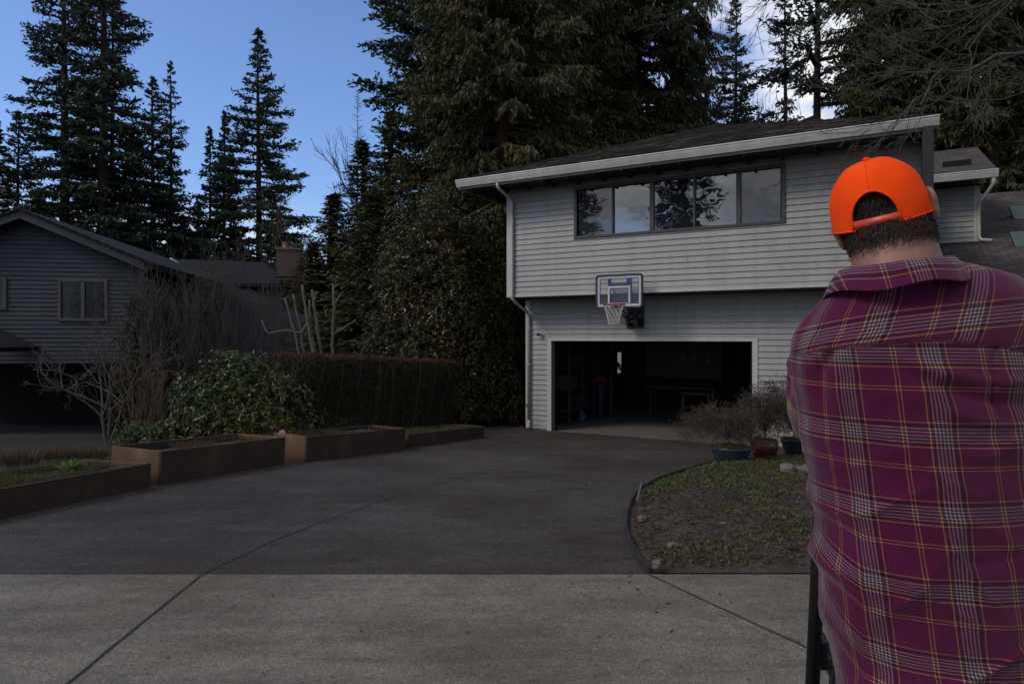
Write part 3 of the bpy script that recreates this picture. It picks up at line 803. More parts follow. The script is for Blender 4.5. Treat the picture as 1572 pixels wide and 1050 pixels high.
def shear(z, x): return z + (x-.775)*.11*sst(1.15, 1.5, z)
LA = [(.610,1.255,1.500),(.632,1.36,1.400),(.700,1.50,1.335),(.750,1.575,1.455)]; LR = [.079,.067,.058,.036]
RA = [(.955,1.255,1.545),(1.005,1.36,1.42),(1.01,1.50,1.35),(.885,1.59,1.47)]; RR = [.080,.068,.058,.036]
PER = empty('person', (.775, 1.26, 0), 0, 'person seen from behind in a purple plaid flannel shirt and bright orange cap', 'person')
INV = Vector((.775, 1.26, 0))
def toloc(me):
    co = np.empty(len(me.vertices)*3, np.float32); me.vertices.foreach_get('co', co); co = co.reshape(-1, 3) - np.array(INV, np.float32)
    me.vertices.foreach_set('co', co.ravel()); me.update()
# body
mb = MB()
loft(mb, [(z, cx, cy, a-.02, b-.022, e) for z, cx, cy, a, b, e in RINGS[3:]])
mb.v = [(x, y, shear(z, x)) for x, y, z in mb.v]
loft(mb, [(.80,.815,1.27,.15,.105,2.2),(.95,.81,1.27,.155,.11,2.2)])
HC = Vector((.722, 1.302, 1.772))
HRm = Matrix.Rotation(R(-15), 3, 'Y') @ Matrix.Rotation(R(-6), 3, 'X') @ Matrix.Rotation(R(-36), 3, 'Z')
def hl(x, y, z): return HC + HRm @ Vector((x*.92, y*.92, z*.92))
chain(mb, [(.735,1.240,1.58), (.722,1.252,1.66), (.724,1.285,1.745)], [.082,.074,.070], 22)
mb.ell(HC, (.0715, .0890, .0950), 26, 18, HRm)
mb.ell(hl(0, .035, -.055), (.062, .068, .062), 20, 14, HRm)     # jaw
mb.ell(hl(0, .098, -.022), (.012, .018, .022), 10, 8, HRm)      # nose
mb.ell(hl(0, .100, -.036), (.017, .012, .010), 10, 8, HRm)
mb.ell(hl(0, .094, -.065), (.026, .010, .007), 10, 8, HRm); mb.ell(hl(0, .092, -.076), (.023, .010, .007), 10, 8, HRm)
mb.ell(hl(0, .088, .020), (.05, .014, .010), 12, 8, HRm); mb.ell(hl(0, .080, -.105), (.024, .022, .018), 10, 8, HRm)
for s in (-1, 1):
    E = HRm @ Matrix.Rotation(R(s*18), 3, 'Z')
    mb.ell(hl(s*.087, -.008, -.026), (.010, .020, .036), 14, 10, E)
    mb.ell(hl(s*.092, -.014, -.014), (.007, .018, .022), 12, 8, E); mb.ell(hl(s*.083, .0, -.048), (.007, .010, .012), 10, 8, E)
chain(mb, LA, [r-.026 for r in LR[:-1]]+[.026]); chain(mb, RA, [r-.026 for r in RR[:-1]]+[.026])
def hand(mb, w, d, side, up, s):
    """palm from the wrist along d; side = towards the thumb; up = back of the hand"""
    w = Vector(w); d = Vector(d).normalized(); up = Vector(up); up = (up-d*up.dot(d)).normalized(); sd = d.cross(up)*s
    rot = Matrix((sd, d, up)).transposed()
    mb.ell(w+d*.048, (.040, .052, .015), 16, 10, rot)
    for i, (o, L) in enumerate(((.030, .072), (.010, .080), (-.011, .074), (-.031, .058))):
        b = w+d*.088+sd*o; c = b+d*L*.45-up*.010; e = c+d*L*.22-up*L*.36; f = e-d*L*.10-up*L*.32
        chain(mb, [b-d*.02, b, c, e, f], [.010, .0095, .0088, .0080, .0072], 8)
    b = w+d*.030+sd*.034; chain(mb, [w+d*.02+sd*.02, b, b+d*.026+sd*.020-up*.010, b+d*.052+sd*.022-up*.026], [.013, .012, .0105, .009], 8)
hand(mb, LA[-1], (.10, .55, .80), None, (-1, -.15, .1), 1)
hand(mb, RA[-1], (-.12, .50, .80), None, (1, -.15, .1), -1)
for s, x in ((-1, .74), (1, .89)):
    chain(mb, [(x, 1.27, .86), (x+s*.01, 1.25, .50), (x+s*.015, 1.29, .12)], [.062, .050, .038]); chain(mb, [(x+s*.015, 1.29, .10), (x+s*.02, 1.36, .05), (x+s*.025, 1.43, .035)], [.042, .036, .026])
me = remesh(mb, .0042, 3); toloc(me)
skm, t_, b__ = nt('skin'); tcx = N(t_, 'ShaderNodeTexCoord')
rr_ = ramp(t_, noise_n(t_, tcx.outputs['Object'], 22, 5), [(.3, (.30,.145,.098)), (.7, (.21,.095,.065))]); t_.links.new(rr_.outputs[0], b__.inputs['Base Color'])
b__.inputs['Roughness'].default_value = .55; b__.inputs['Subsurface Weight'].default_value = .15; b__.inputs['Subsurface Radius'].default_value = (.02, .008, .004); b__.inputs['Subsurface Scale'].default_value = .5
bump(t_, b__, noise_n(t_, tcx.outputs['Object'], 260, 3), .25, .001)
BODY = me; link('body', me, PER, skm)
ah = N(t_, 'ShaderNodeAttribute'); ah.attribute_name = 'hairiness'; hm_ = N(t_, 'ShaderNodeMath', operation='MULTIPLY'); hm_.inputs[1].default_value = .85; t_.links.new(ah.outputs['Fac'], hm_.inputs[0]); t_.links.new(mixc(t_, hm_.outputs[0], rr_.outputs[0], (.022,.012,.008)), b__.inputs['Base Color'])
eyem = mat('eye_white', (.6,.58,.55), None, 3, .2)
for s in (-1, 1):
    mb = MB(); mb.ell(hl(s*.030, .084, .002)-INV, (.012, .012, .012), 14, 10); mb.build('eye', eyem, PER, smooth=True)
# hair: scalp shell and short strands
hairm = foliage('dark_brown_hair', (.012,.006,.004), (.034,.017,.010), None, .6, 0, .25)
r_ = np.random.default_rng(5)
bco = np.empty(len(BODY.vertices)*3, np.float32); BODY.vertices.foreach_get('co', bco); bco = bco.reshape(-1, 3).astype(float)+np.array(INV)
bno = np.empty(len(BODY.vertices)*3, np.float32); BODY.vertices.foreach_get('normal', bno); bno = bno.reshape(-1, 3).astype(float)
CBn = np.array((.720, 1.300, 1.746)); CRn = np.array(Matrix.Rotation(R(-17), 3, 'Y') @ Matrix.Rotation(R(7), 3, 'X')); HMt = np.array(HRm)
hf = (bco-np.array(HC))@HMt
zl = 1.677+.20*(bco[:, 0]-.722)
hairy = np.clip((bco[:, 2]-zl)/.034, 0, 1)*(hf[:, 1] < .022)*(np.abs(hf[:, 0]) < .0745)
at_ = BODY.attributes.new('hairiness', 'FLOAT', 'POINT'); at_.data.foreach_set('value', hairy.astype(np.float32))
idx = np.where((bco[:, 2] > 1.655) & (hairy > .02))[0]; idx = np.repeat(idx, 11)
idx = idx[r_.random(len(idx)) < hairy[idx]]
P = bco[idx] + r_.normal(size=(len(idx), 3))*.0022; D = bno[idx]
q_ = (P-CBn)@CRn; az_ = (np.arctan2(q_[:, 0], -q_[:, 1])-R(-40)+math.pi) % (2*math.pi)-math.pi
k = (q_[:, 2] < .006) | ((np.abs(az_) < R(28)) & (q_[:, 2] < .075)); P = P[k]; D = D[k]; hv = hairy[idx][k]
dn = np.array([.05, -.10, -1.]) + r_.normal(size=P.shape)*.28
dn -= D*(dn*D).sum(1, keepdims=True)*.95; dn += D*.12; dn /= np.linalg.norm(dn, axis=1, keepdims=True)
Lh = (.0020+.0068*hv**2)*(.7+.6*r_.random(len(P)))
o = link('hair', leafmesh('hair', P + dn*Lh[:, None]*.5 - np.array(INV), dn, Lh, .0011, r_), PER, hairm)
mb = MB(); n_, m_ = 40, 24; vs = []
mb.ell(HC-INV, (.0717, .0892, .0952), 40, 28, HRm)
o = mb.build('scalp', hairm, PER, smooth=True)
bm = bmesh.new(); bm.from_mesh(o.data)
bmesh.ops.delete(bm, geom=[f for f in bm.faces if (lambda c: (HRm.transposed() @ (c-(HC-INV))).y > .035 or (c+INV).z < 1.716+.18*((c+INV).x-.722))(f.calc_center_median())], context='FACES'); bm.to_mesh(o.data); bm.free()
# shirt
mb = MB(); loft(mb, RINGS, 48)
mb.v = [(x, y, shear(z, x)) for x, y, z in mb.v]
chain(mb, LA, LR, 20); chain(mb, RA, RR, 20)
mb.ell((.655,1.245,1.525), (.085,.075,.060), 20, 14); mb.ell((.905,1.245,1.575), (.095,.078,.058), 20, 14)
me = remesh(mb, .0046, 14, .7)
co = np.empty(len(me.vertices)*3, np.float32); me.vertices.foreach_get('co', co); co = co.reshape(-1, 3).astype(float)
no = np.empty(len(me.vertices)*3, np.float32); me.vertices.foreach_get('normal', no); no = no.reshape(-1, 3)
X, Y, Z = co.T
def yoke(x): return 1.512 - .62*(x-.715)**2 - 2.0*max(0, .56-x)**2*3
dist = np.zeros(len(co))
yk = np.array([yoke(x) for x in X]); ab = 1/(1+np.exp(-(Z-yk)/.0016)); back = (no[:, 1] < .15)
dist += .0030*ab*back - .0022*np.exp(-((Z-yk+.003)/.0022)**2)*back
def nz(f, off, s=(1, 1, 1)): return np.array([noise.noise(Vector((x*f*s[0]+off, y*f*s[1], z*f*s[2]))) for x, y, z in co])
w1 = nz(5, 3, (1, 1, .8)); w2 = nz(9, 11); w3 = nz(20, 31, (1.0, 1, 1))
rot = np.array([(x*.8+z*.6, y, -x*.6+z*.8) for x, y, z in co])
rd = np.array([noise.noise(Vector((p[0]*4+9, p[1]*4, p[2]*13))) for p in rot]); ridge = (1-np.abs(rd)*2.2).clip(0, 1)**3
rot2 = np.array([(x*.8-z*.6, y, x*.6+z*.8) for x, y, z in co])
rd2 = np.array([noise.noise(Vector((p[0]*4+29, p[1]*4, p[2]*12))) for p in rot2]); ridge2 = (1-np.abs(rd2)*2.2).clip(0, 1)**3
low = np.clip((1.50-Z)/.25, .12, 1)
dist += .009*w1*low + .0055*w2*low + .0012*w3 + low*(.009*ridge*np.clip(w1+.6, 0, 1) + .007*ridge2*np.clip(.6-w1, 0, 1))
def fold(x0, z0, x1, z1, amp, wd):
    global dist
    dx, dz = x1-x0, z1-z0; L = math.hypot(dx, dz); t = ((X-x0)*dx+(Z-z0)*dz)/L/L; q = ((X-x0)*-dz+(Z-z0)*dx)/L
    q = q + .012*np.sin(t*3.1)
    dist += amp*np.exp(-(q/wd)**2)*np.exp(-((t-.5)/.55)**4)*(no[:, 1] < .3)
def W(px, py, y=1.13): return (px-CX)/FOC*y, H+(HY-py)/FOC*y
for (a, b, amp, wd) in (((1304,532),(1290,620),-.009,.006),((1296,532),(1280,610),.006,.008),((1316,532),(1312,640),.005,.01),((1525,535),(1530,640),-.005,.006),
        ((1400,575),(1575,622),-.006,.010),((1390,555),(1575,585),.006,.012),((1430,620),(1580,650),.005,.012),((1250,790),(1345,905),.012,.016),((1246,830),(1330,930),-.009,.011),
        ((1252,880),(1320,1010),.009,.014),((1262,930),(1330,1040),-.008,.010),((1350,830),(1345,1040),.006,.018),((1480,700),(1572,660),.005,.015),((1470,860),(1572,840),-.004,.012),((1225,600),(1262,680),.006,.01),((1232,690),(1258,790),-.006,.010)):
    fold(*W(*a), *W(*b), amp, wd)
co2 = co + no*dist[:, None]
me.vertices.foreach_set('co', co2.astype(np.float32).ravel())
# plaid coordinates
cx = np.interp(Z, [r[0] for r in RINGS], [r[1] for r in RINGS]); cy = np.interp(Z, [r[0] for r in RINGS], [r[2] for r in RINGS]); aa = np.interp(Z, [r[0] for r in RINGS], [r[3] for r in RINGS]); bb = np.interp(Z, [r[0] for r in RINGS], [r[4] for r in RINGS])
dxx, dyy = X-cx, Y-cy
phi = np.arctan2(dxx/aa, -dyy/bb); S = cx + phi*aa*.95
Wd = .004*nz(4, 50)
v_left = .22*np.clip(.615-S, 0, .2)*np.clip((1.22-Z)/.15, 0, 1)
u_b = (S - .583 - (1.43-Z)*.14 + Wd)/.137 + .5
v_b = (Z - 1.357 - .02*np.clip(.70-S, 0, 1) - v_left*3.0 + Wd + .02*(S-.77)*(Z < 1.1))/.132 + .5
u_y = (S - .620 - .42*(Z-1.558+.04) + Wd)/.146 + .5
v_y = (Z - 1.535 - .12*(S-.62) + Wd)/.14 + .5
isy = ab > .5
front = dyy > .03
u = np.where(isy & ~front, u_y, u_b); v = np.where(isy & ~front, v_y, v_b)
# sleeves: pattern follows the arm
def armcoord(A, Rr):
    P = [np.array(p) for p in A]; best = np.full(len(co), 9.); s_ = np.zeros(len(co)); a_ = np.zeros(len(co)); acc = 0
    for i in range(len(P)-1):
        d = P[i+1]-P[i]; L = np.linalg.norm(d); d = d/L; q = co-P[i]; t = np.clip(q@d, 0, L); r = np.linalg.norm(q-t[:, None]*d, axis=1)/(Rr[i]+(Rr[i+1]-Rr[i])*t/L)
        sd = np.cross(d, [0, 0, 1.]); sd /= np.linalg.norm(sd); up = np.cross(sd, d)
        k = r < best; best = np.where(k, r, best); s_ = np.where(k, acc+t, s_); a_ = np.where(k, np.arctan2(q@sd, q@up)*.068, a_); acc += L
    return best, s_, a_
bl, s1, a1 = armcoord(LA, LR); br_, s2, a2 = armcoord(RA, RR)
sl_mask = (Y > 1.31) & (bl < 1.5) & (X < .77); sr_mask = ((Y > 1.31) | (X > 1.0)) & (br_ < 1.5) & (X >= .77)
u = np.where(sl_mask, a1/.137, u); v = np.where(sl_mask, s1/.14+.3, v); u = np.where(sr_mask, a2/.137, u); v = np.where(sr_mask, s2/.14+.1, v)
li = np.empty(len(me.loops), np.int32); me.loops.foreach_get('vertex_index', li)
uvl = me.uv_layers.new(name='UVMap'); uv = np.stack([u[li], v[li]], 1).astype(np.float32); uvl.data.foreach_set('uv', uv.ravel())
toloc(me)
pm, t_, b__ = nt('purple_plaid_flannel')
MG, YE, WH, BK_, DK = (.056,.005,.029), (.20,.13,.04), (.125,.12,.112), (.005,.003,.006), (.040,.004,.022)
stops = [(0, MG), (.045, YE), (.058, MG), (.088, YE), (.101, MG), (.335, YE), (.348, MG), (.372, BK_), (.392, WH)]
x = .392
for i in range(5):
    stops.append((x, WH)) if i else None
    stops.append((x+.020, DK)); x += .043
stops = stops[:]
stops += [(x-.002, BK_), (x+.020, MG), (x+.038, YE), (x+.051, MG)]
def plaidramp(sock):
    fr = N(t_, 'ShaderNodeMath', operation='FRACT'); t_.links.new(sock, fr.inputs[0]); return ramp(t_, fr.outputs[0], stops, 'CONSTANT').outputs[0]
uvn = N(t_, 'ShaderNodeTexCoord'); sx = N(t_, 'ShaderNodeSeparateXYZ'); t_.links.new(uvn.outputs['UV'], sx.inputs[0])
pu, pv = plaidramp(sx.outputs[0]), plaidramp(sx.outputs[1]); c = mixc(t_, .5, pu, pv); pp = mixc(t_, 1.0, pu, pv, 'MULTIPLY'); pp = mixc(t_, 1.0, pp, (5.0, 6.5, 5.5), 'MULTIPLY'); c = mixc(t_, 1.0, c, pp, 'ADD')
pa, pb = None, None
fz = ramp(t_, noise_n(t_, uvn.outputs['Object'], 220, 4, .7), [(.3, (.72,)*3), (.7, (1.25,)*3)]); c = mixc(t_, .8, c, fz.outputs[0], 'MULTIPLY')
fz2 = ramp(t_, noise_n(t_, uvn.outputs['Object'], 7, 3), [(.3, (.88,)*3), (.7, (1.1,)*3)]); c = mixc(t_, 1, c, fz2.outputs[0], 'MULTIPLY')
t_.links.new(c, b__.inputs['Base Color']); b__.inputs['Roughness'].default_value = .95; b__.inputs['Specular IOR Level'].default_value = .15
b__.inputs['Sheen Weight'].default_value = .12; b__.inputs['Sheen Roughness'].default_value = .5
bump(t_, b__, noise_n(t_, uvn.outputs['Object'], 420, 3), .35, .0012)
SHIRT = link('plaid_shirt', me, PER, pm)
# collar: a folded band round the neck
n = 72; V = []; UVs = []
rows = 9
for j in range(rows):
    f = j/(rows-1)            # 0 = inner stand, 1 = fallen edge
    for i in range(n):
        a = 2*math.pi*i/n; sa, ca = math.sin(a), math.cos(a)       # a=0: right side, -90deg: back
        backness = .5-.5*sa
        if f < .35: k = f/.35; rad = .077+.006*k; zz = -.012+.040*k
        else: k = (f-.35)/.65; rad = .083+.026*k**1.1; zz = .028+.006*math.sin(k*3.1)-(.046+.004*math.sin(a*5))*k
        cxx = .700+.022*(1-min(1, f*2))*0; x = cxx+rad*1.10*ca; y = 1.222+rad*1.0*sa
        z = 1.628+zz+.11*(x-.70)-.30*max(0, y-1.232)-.0
        V.append((x-INV.x, y-INV.y, z)); UVs.append(((x*.95+.02*a)/.137*1+.03+.25*(zz), (f*.078+.005)/.14+.18))
Q = [(j*n+i, j*n+(i+1) % n, (j+1)*n+(i+1) % n, (j+1)*n+i) for j in range(rows-1) for i in range(n)]
me = fastmesh('collar', np.array(V), np.array(Q), True); li = np.empty(len(me.loops), np.int32); me.loops.foreach_get('vertex_index', li)
uvl = me.uv_layers.new(name='UVMap'); uvl.data.foreach_set('uv', np.array(UVs, np.float32)[li].ravel())
o = link('collar', me, SHIRT, pm); d_ = o.modifiers.new('s', 'SOLIDIFY'); d_.thickness = .0035; d_ = o.modifiers.new('u', 'SUBSURF'); d_.levels = d_.render_levels = 2
# trousers and shoes
mb = MB(); loft(mb, [(.80,.82,1.27,.170,.120,2.3),(.90,.815,1.27,.165,.118,2.3)])
for s, x in ((-1, .735), (1, .895)): chain(mb, [(x, 1.27, .80), (x+s*.01, 1.25, .50), (x+s*.015, 1.28, .12)], [.088, .075, .066], 18)
me = remesh(mb, .008, 5); toloc(me); link('jeans', me, PER, mat('dark_denim', (.03,.04,.07), (.02,.027,.05), 12, .9, .4, 200, .002))
for s, x in ((-1, .72), (1, .915)):
    mb = MB(); mb.ell((x, 1.36, .045), (.052, .15, .05), 18, 12); mb.ell((x, 1.28, .085), (.048, .06, .06), 16, 10); mb.box(x-.05, x+.05, 1.225, 1.49, .003, .028)
    me = remesh(mb, .006, 4); toloc(me); link('shoe', me, PER, M['stonebrown'])
# cap
CB = Vector((.720, 1.300, 1.746)); CR = Matrix.Rotation(R(-17), 3, 'Y') @ Matrix.Rotation(R(7), 3, 'X')
YAW = R(-40); ca_, cb_, chh = .0825, .0985, .122
def capp(ph, zf_, off=0.0):
    """ph measured from the back, positive to the right; zf_ height fraction 0..1"""
    q = max(0, 1-zf_**2.45)**(1/2.45); x = (ca_+off)*q*math.sin(ph); y = -(cb_+off)*q*math.cos(ph); z = (chh+off)*zf_
    lump = .0025*noise.noise(Vector((x*22, y*22, z*22)))+.0012*math.cos(3*(ph-YAW)*2)*q
    v = Vector((x, y, z))*(1+lump*9); return CB + CR @ v - INV
hw_ = R(27); z_s, z_a = .14, .55
nc, nr = 240, 34; V = []
for i in range(nc):
    ph_ = YAW + 2*math.pi*i/nc; dl = (ph_-YAW+math.pi) % (2*math.pi)-math.pi
    lowz = 0.0
    if abs(dl) < hw_: lowz = z_s + (z_a-z_s)*math.sqrt(max(0, 1-(dl/hw_)**2))
    lowz = max(lowz, .0)
    for j in range(nr+1):
        k = j/nr; zt = lowz + (1-lowz)*math.sin(k*math.pi/2)
        V.append(capp(ph_, min(1, zt)))
Q = []
for i in range(nc):
    i2 = (i+1) % nc
    for j in range(nr): Q.append((i*(nr+1)+j, i2*(nr+1)+j, i2*(nr+1)+j+1, i*(nr+1)+j+1))
orm, t_, b__ = nt('blaze_orange_cloth'); tcx = N(t_, 'ShaderNodeTexCoord')
oc = ramp(t_, noise_n(t_, tcx.outputs['Object'], 14, 4), [(.3, (.92,.080,.006)), (.7, (.80,.052,.004))]); t_.links.new(oc.outputs[0], b__.inputs['Base Color'])
b__.inputs['Roughness'].default_value = .9; b__.inputs['Specular IOR Level'].default_value = .1; bump(t_, b__, noise_n(t_, tcx.outputs['Object'], 500, 2), .3, .0008)
CAP = link('cap', fastmesh('cap', np.array(V), np.array(Q), True), PER, orm)
d_ = CAP.modifiers.new('s', 'SOLIDIFY'); d_.thickness = .0022; d_.offset = -1
mb = MB(); N_ = 30
arch = [capp(YAW+hw_*math.sin(-math.pi/2+math.pi*i/N_), z_s+(z_a-z_s)*math.sqrt(max(0, 1-math.sin(-math.pi/2+math.pi*i/N_)**2)), .0005) for i in range(N_+1)]
mb.tube([capp(YAW-hw_, 0.01, .0005)]+arch+[capp(YAW+hw_, .01, .0005)], .0022, 6); mb.build('opening_binding', orm, CAP, smooth=True)
for i in range(6):
    mb = MB(); mb.tube([capp(YAW+math.pi*i/3, max(0 if i else z_a, 0)+(1-(0 if i else z_a))*k/16, .0002) for k in range(17)], .0011, 5); mb.build('panel_seam', orm, CAP, smooth=True)
mb = MB(); mb.tube([capp(YAW+2*math.pi*i/80+R(25), .012, .0006) for i in range(70)], .0018, 6); mb.build('hem', orm, CAP, smooth=True)
V = []; n = 30
for i in range(n+1):
    ph_ = YAW-hw_*1.04+hw_*2.08*i/n
    for z_ in (.0, z_s+.02): V.append(capp(ph_, z_, .0008))
Q = [(2*i, 2*i+2, 2*i+3, 2*i+1) for i in range(n)]
o = link('snap_strap', fastmesh('strap', np.array(V), np.array(Q), True), CAP, mat('orange_plastic_strap', (.50,.040,.006), (.42,.032,.006), 9, .4)); d_ = o.modifiers.new('s', 'SOLIDIFY'); d_.thickness = .002
mb = MB(); mb.ell(CB+CR@Vector((0, 0, chh+.001))-INV, (.008, .008, .004), 12, 8); mb.build('button', orm, CAP, smooth=True)
V = []; n = 24
for i in range(n+1):
    a = math.pi*(.14+.72*i/n)
    for k in range(5):
        f = k/4; e = math.sin(math.pi*(i/n))
        x = ca_*math.cos(a)*(1-.05*f); y = cb_*math.sin(a)*1.0+f*.068*e; z = -.0-.012*f+.02*abs(math.cos(a))*-1
        V.append(CB + CR @ (Matrix.Rotation(YAW, 3, 'Z') @ Vector((x, y, z+.004))) - INV)
Q = [(i*5+k, (i+1)*5+k, (i+1)*5+k+1, i*5+k+1) for i in range(n) for k in range(4)]
o = link('visor', fastmesh('visor', np.array(V), np.array(Q), True), CAP, orm); d_ = o.modifiers.new('s', 'SOLIDIFY'); d_.thickness = .004

# tripod with a camera in front of the person
TP = empty('camera_tripod', (.775, 1.68, 0), 0, 'black tripod whose leg shows beside the plaid shirt at the lower right', 'tripod')
tv = Vector((.775, 1.68, 0))
for top, foot in (((.790, 1.675, 1.40), (.658, 1.53, .0)), ((.86, 1.66, 1.40), (1.22, 1.55, 0)), ((.84, 1.72, 1.40), (1.02, 2.12, 0))):
    a, b = Vector(top)-tv, Vector(foot)-tv; l_ = empty('leg'); l_.parent = TP
    mb = MB(); mb.tube([a, a.lerp(b, .60)], .0165, 12); mb.tube([a.lerp(b, .59), a.lerp(b, .80)], .0135, 12); mb.tube([a.lerp(b, .79), b+Vector((0, 0, .03))], .0095, 12); mb.build('leg_tube', M['blackmetal'], l_, smooth=True)
    for f0, f1, rq in ((.57, .62, .021), (.78, .82, .016)): mb = MB(); mb.tube([a.lerp(b, f0), a.lerp(b, f1)], rq, 12); mb.build('leg_lock', M['blackgloss'], l_)
    mb = MB(); mb.tube([a.lerp(b, .04), a.lerp(b, .22)], .021, 14); mb.build('foam_grip', M['black'], l_, smooth=True)
    mb = MB(); mb.lathe([(.012, .0), (.018, .004), (.012, .035)], b, 12); mb.build('rubber_foot', M['black'], l_)
q = ray(1262, 1005, 1.62)-tv
mb = MB(); mb.box(q.x-.028, q.x+.04, q.y-.012, q.y+.012, q.z-.030, q.z-.018); mb.box(q.x-.028, q.x+.008, q.y-.014, q.y+.014, q.z-.030, q.z+.035); mb.tube([q+Vector((.03, 0, -.024)), Vector((.01, .01, q.z+.02))], .008, 8); mb.build('leg_brace', M['blackgloss'], TP)
mb = MB(); mb.tube([(.055, .015, .66), (.055, .015, 1.46)], .013, 12); mb.build('centre_column', M['blackmetal'], TP, smooth=True)
mb = MB(); mb.lathe([(.035, 1.38), (.045, 1.39), (.045, 1.42), (.03, 1.43)], (.055, .015, 0), 16); mb.lathe([(.022, 1.45), (.028, 1.46), (.028, 1.475), (.02, 1.48)], (.055, .015, 0), 16); mb.build('tripod_head', M['blackgloss'], TP)
CM = empty('photo_camera', (.835, 1.69, 1.481), 0, 'black camera on the tripod held in front of the person', 'camera')
mb = MB(); mb.box(-.065, .065, -.03, .03, 0, .085); mb.box(-.025, .025, -.025, .025, .085, .105); mb.build('camera_body', M['blackgloss'], CM, bevel=.006)
mb = MB(); mb.tube([(0, .03, .042), (0, .10, .042)], .034, 20); mb.build('lens', M['blackgloss'], CM, smooth=False)
# ------------------------------------------------------------------ neighbour house on the left
# frame: a to the right along its front, v backwards, z = height above the camera eye
NA = math.atan(.167); NO = Vector((-9.41, 17.0))
NUv = Vector((math.cos(NA), math.sin(NA))); NVv = Vector((-math.sin(NA), math.cos(NA)))
NH = empty('neighbour_house', (NO.x, NO.y, H), NA, 'dark blue grey clapboard house with a gable front and brick chimney behind the planters', 'house')
def nl(px, py, v=None, plane=None):
    """photo pixel -> local point on the plane v = const or on a plane (point, normal) in local coordinates"""
    d = Vector(((px-CX)/FOC, 1, (HY-py)/FOC)); o = Vector((0, 0, 0)) - Vector((NO.x, NO.y, 0))
    ol = Vector((o.x*NUv.x+o.y*NUv.y, o.x*NVv.x+o.y*NVv.y, 0)); dl = Vector((d.x*NUv.x+d.y*NUv.y, d.x*NVv.x+d.y*NVv.y, d.z))
    if plane is None: k = (v-ol.y)/dl.y
    else: k = (plane[0]-ol).dot(plane[1])/dl.dot(plane[1])
    return ol + dl*k
ap = nl(43, 338, 0); rc_ = nl(222, 412, 0); sl = (ap.z-rc_.z)/(rc_.x-ap.x)
nb = nl(150, 557, 0).z
wl, wr_, wb, wt = nl(90, 490, 0).x, nl(166, 490, 0).x, nl(128, 493, 0).z, nl(128, 429, 0).z
w2l, w2r, w2b, w2t = nl(-50, 470, 0).x, nl(11, 470, 0).x, nl(5, 476, 0).z, nl(5, 426, 0).z
LAP = .110
def gr(z):
    if z <= rc_.z: return (-9.5, 0)
    k = (ap.z-z)/sl; return (ap.x-k, ap.x+k)
LFT = ap.x - (rc_.x-ap.x)*1.0
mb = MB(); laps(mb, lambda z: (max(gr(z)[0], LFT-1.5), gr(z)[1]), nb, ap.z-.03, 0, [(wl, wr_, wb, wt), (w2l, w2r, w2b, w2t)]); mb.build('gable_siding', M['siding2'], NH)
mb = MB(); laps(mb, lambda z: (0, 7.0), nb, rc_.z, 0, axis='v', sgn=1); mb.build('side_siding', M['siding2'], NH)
mb = MB()
mb.box(LFT-1.5, wl, .013, .15, nb, wb); mb.box(wl, -.013, .013, .15, nb, wb); mb.box(wr_, -.013, .013, .15, wb+.001, rc_.z-.1); mb.box(w2r, wl, .013, .15, wb+.001, rc_.z-.1)
mb.box(-.15, -.013, .151, 7.0, nb, rc_.z-.1); mb.box(LFT-1.4, -.16, 2.4, 2.5, nb, rc_.z)
mb.box(LFT-1.5, -.014, .16, 7, nb-.05, nb+.003)
mb.build('wall', M['interior'], NH)
mb = MB()
mb.box(LFT-1.5, .0, 3.0, 3.1, -2.8, nb-.06); mb.box(LFT-1.5, -1.4, .05, .2, -2.8, -2.55); mb.box(-.2, 0, 3.101, 7, -2.8, nb-.06)
mb.build('lower_wall', M['black'], NH)
mb = MB(); mb.box(-.12, .02, -.026, .02, nb, rc_.z-.1); mb.build('corner_board', M['trim2'], NH)
# rake boards and roof
bz = .16/math.cos(math.atan(sl)) if sl else .16
mb = MB()
R0 = ap.x + (rc_.x-ap.x)*1.0 + .12
for s_ in (1, -1):
    x1 = ap.x + s_*(R0-ap.x); z1 = ap.z - sl*abs(R0-ap.x)
    mb.prism([(ap.x, -.38, ap.z-.02), (x1, -.38, z1-.02), (x1, -.38, z1+bz), (ap.x, -.38, ap.z+bz)], (0, .04, 0))
    mb.prism([(ap.x, -.34, ap.z-.03), (x1, -.34, z1-.03), (x1, -.34, z1+.0), (ap.x, -.34, ap.z+.0)], (0, .33, 0))
mb.build('rake_board', M['trim2'], NH)
BK = 10.8
rz = ap.z + bz + .03
er, ez = R0+.12, ap.z-sl*(R0+.12-ap.x)+bz+.03
mb = MB(); mb.add([(ap.x, -.42, rz), (er, -.42, ez), (er, 6.6, ez), (ap.x, BK, rz)], [(0,1,2,3)])
el_ = 2*ap.x-er; mb.add([(ap.x, -.42, rz), (el_-1.4, -.42, ez-1.4*sl), (el_-1.4, BK, ez-1.4*sl), (ap.x, BK, rz)], [(3,2,1,0)])
rf2 = mb.build('roof', M['shingle2'], NH, solid=.06)
mb = MB(); mb.box(er-.05, er+.06, -.40, 6.5, ez-.16, ez-.02); mb.build('eave_gutter', M['black'], NH)
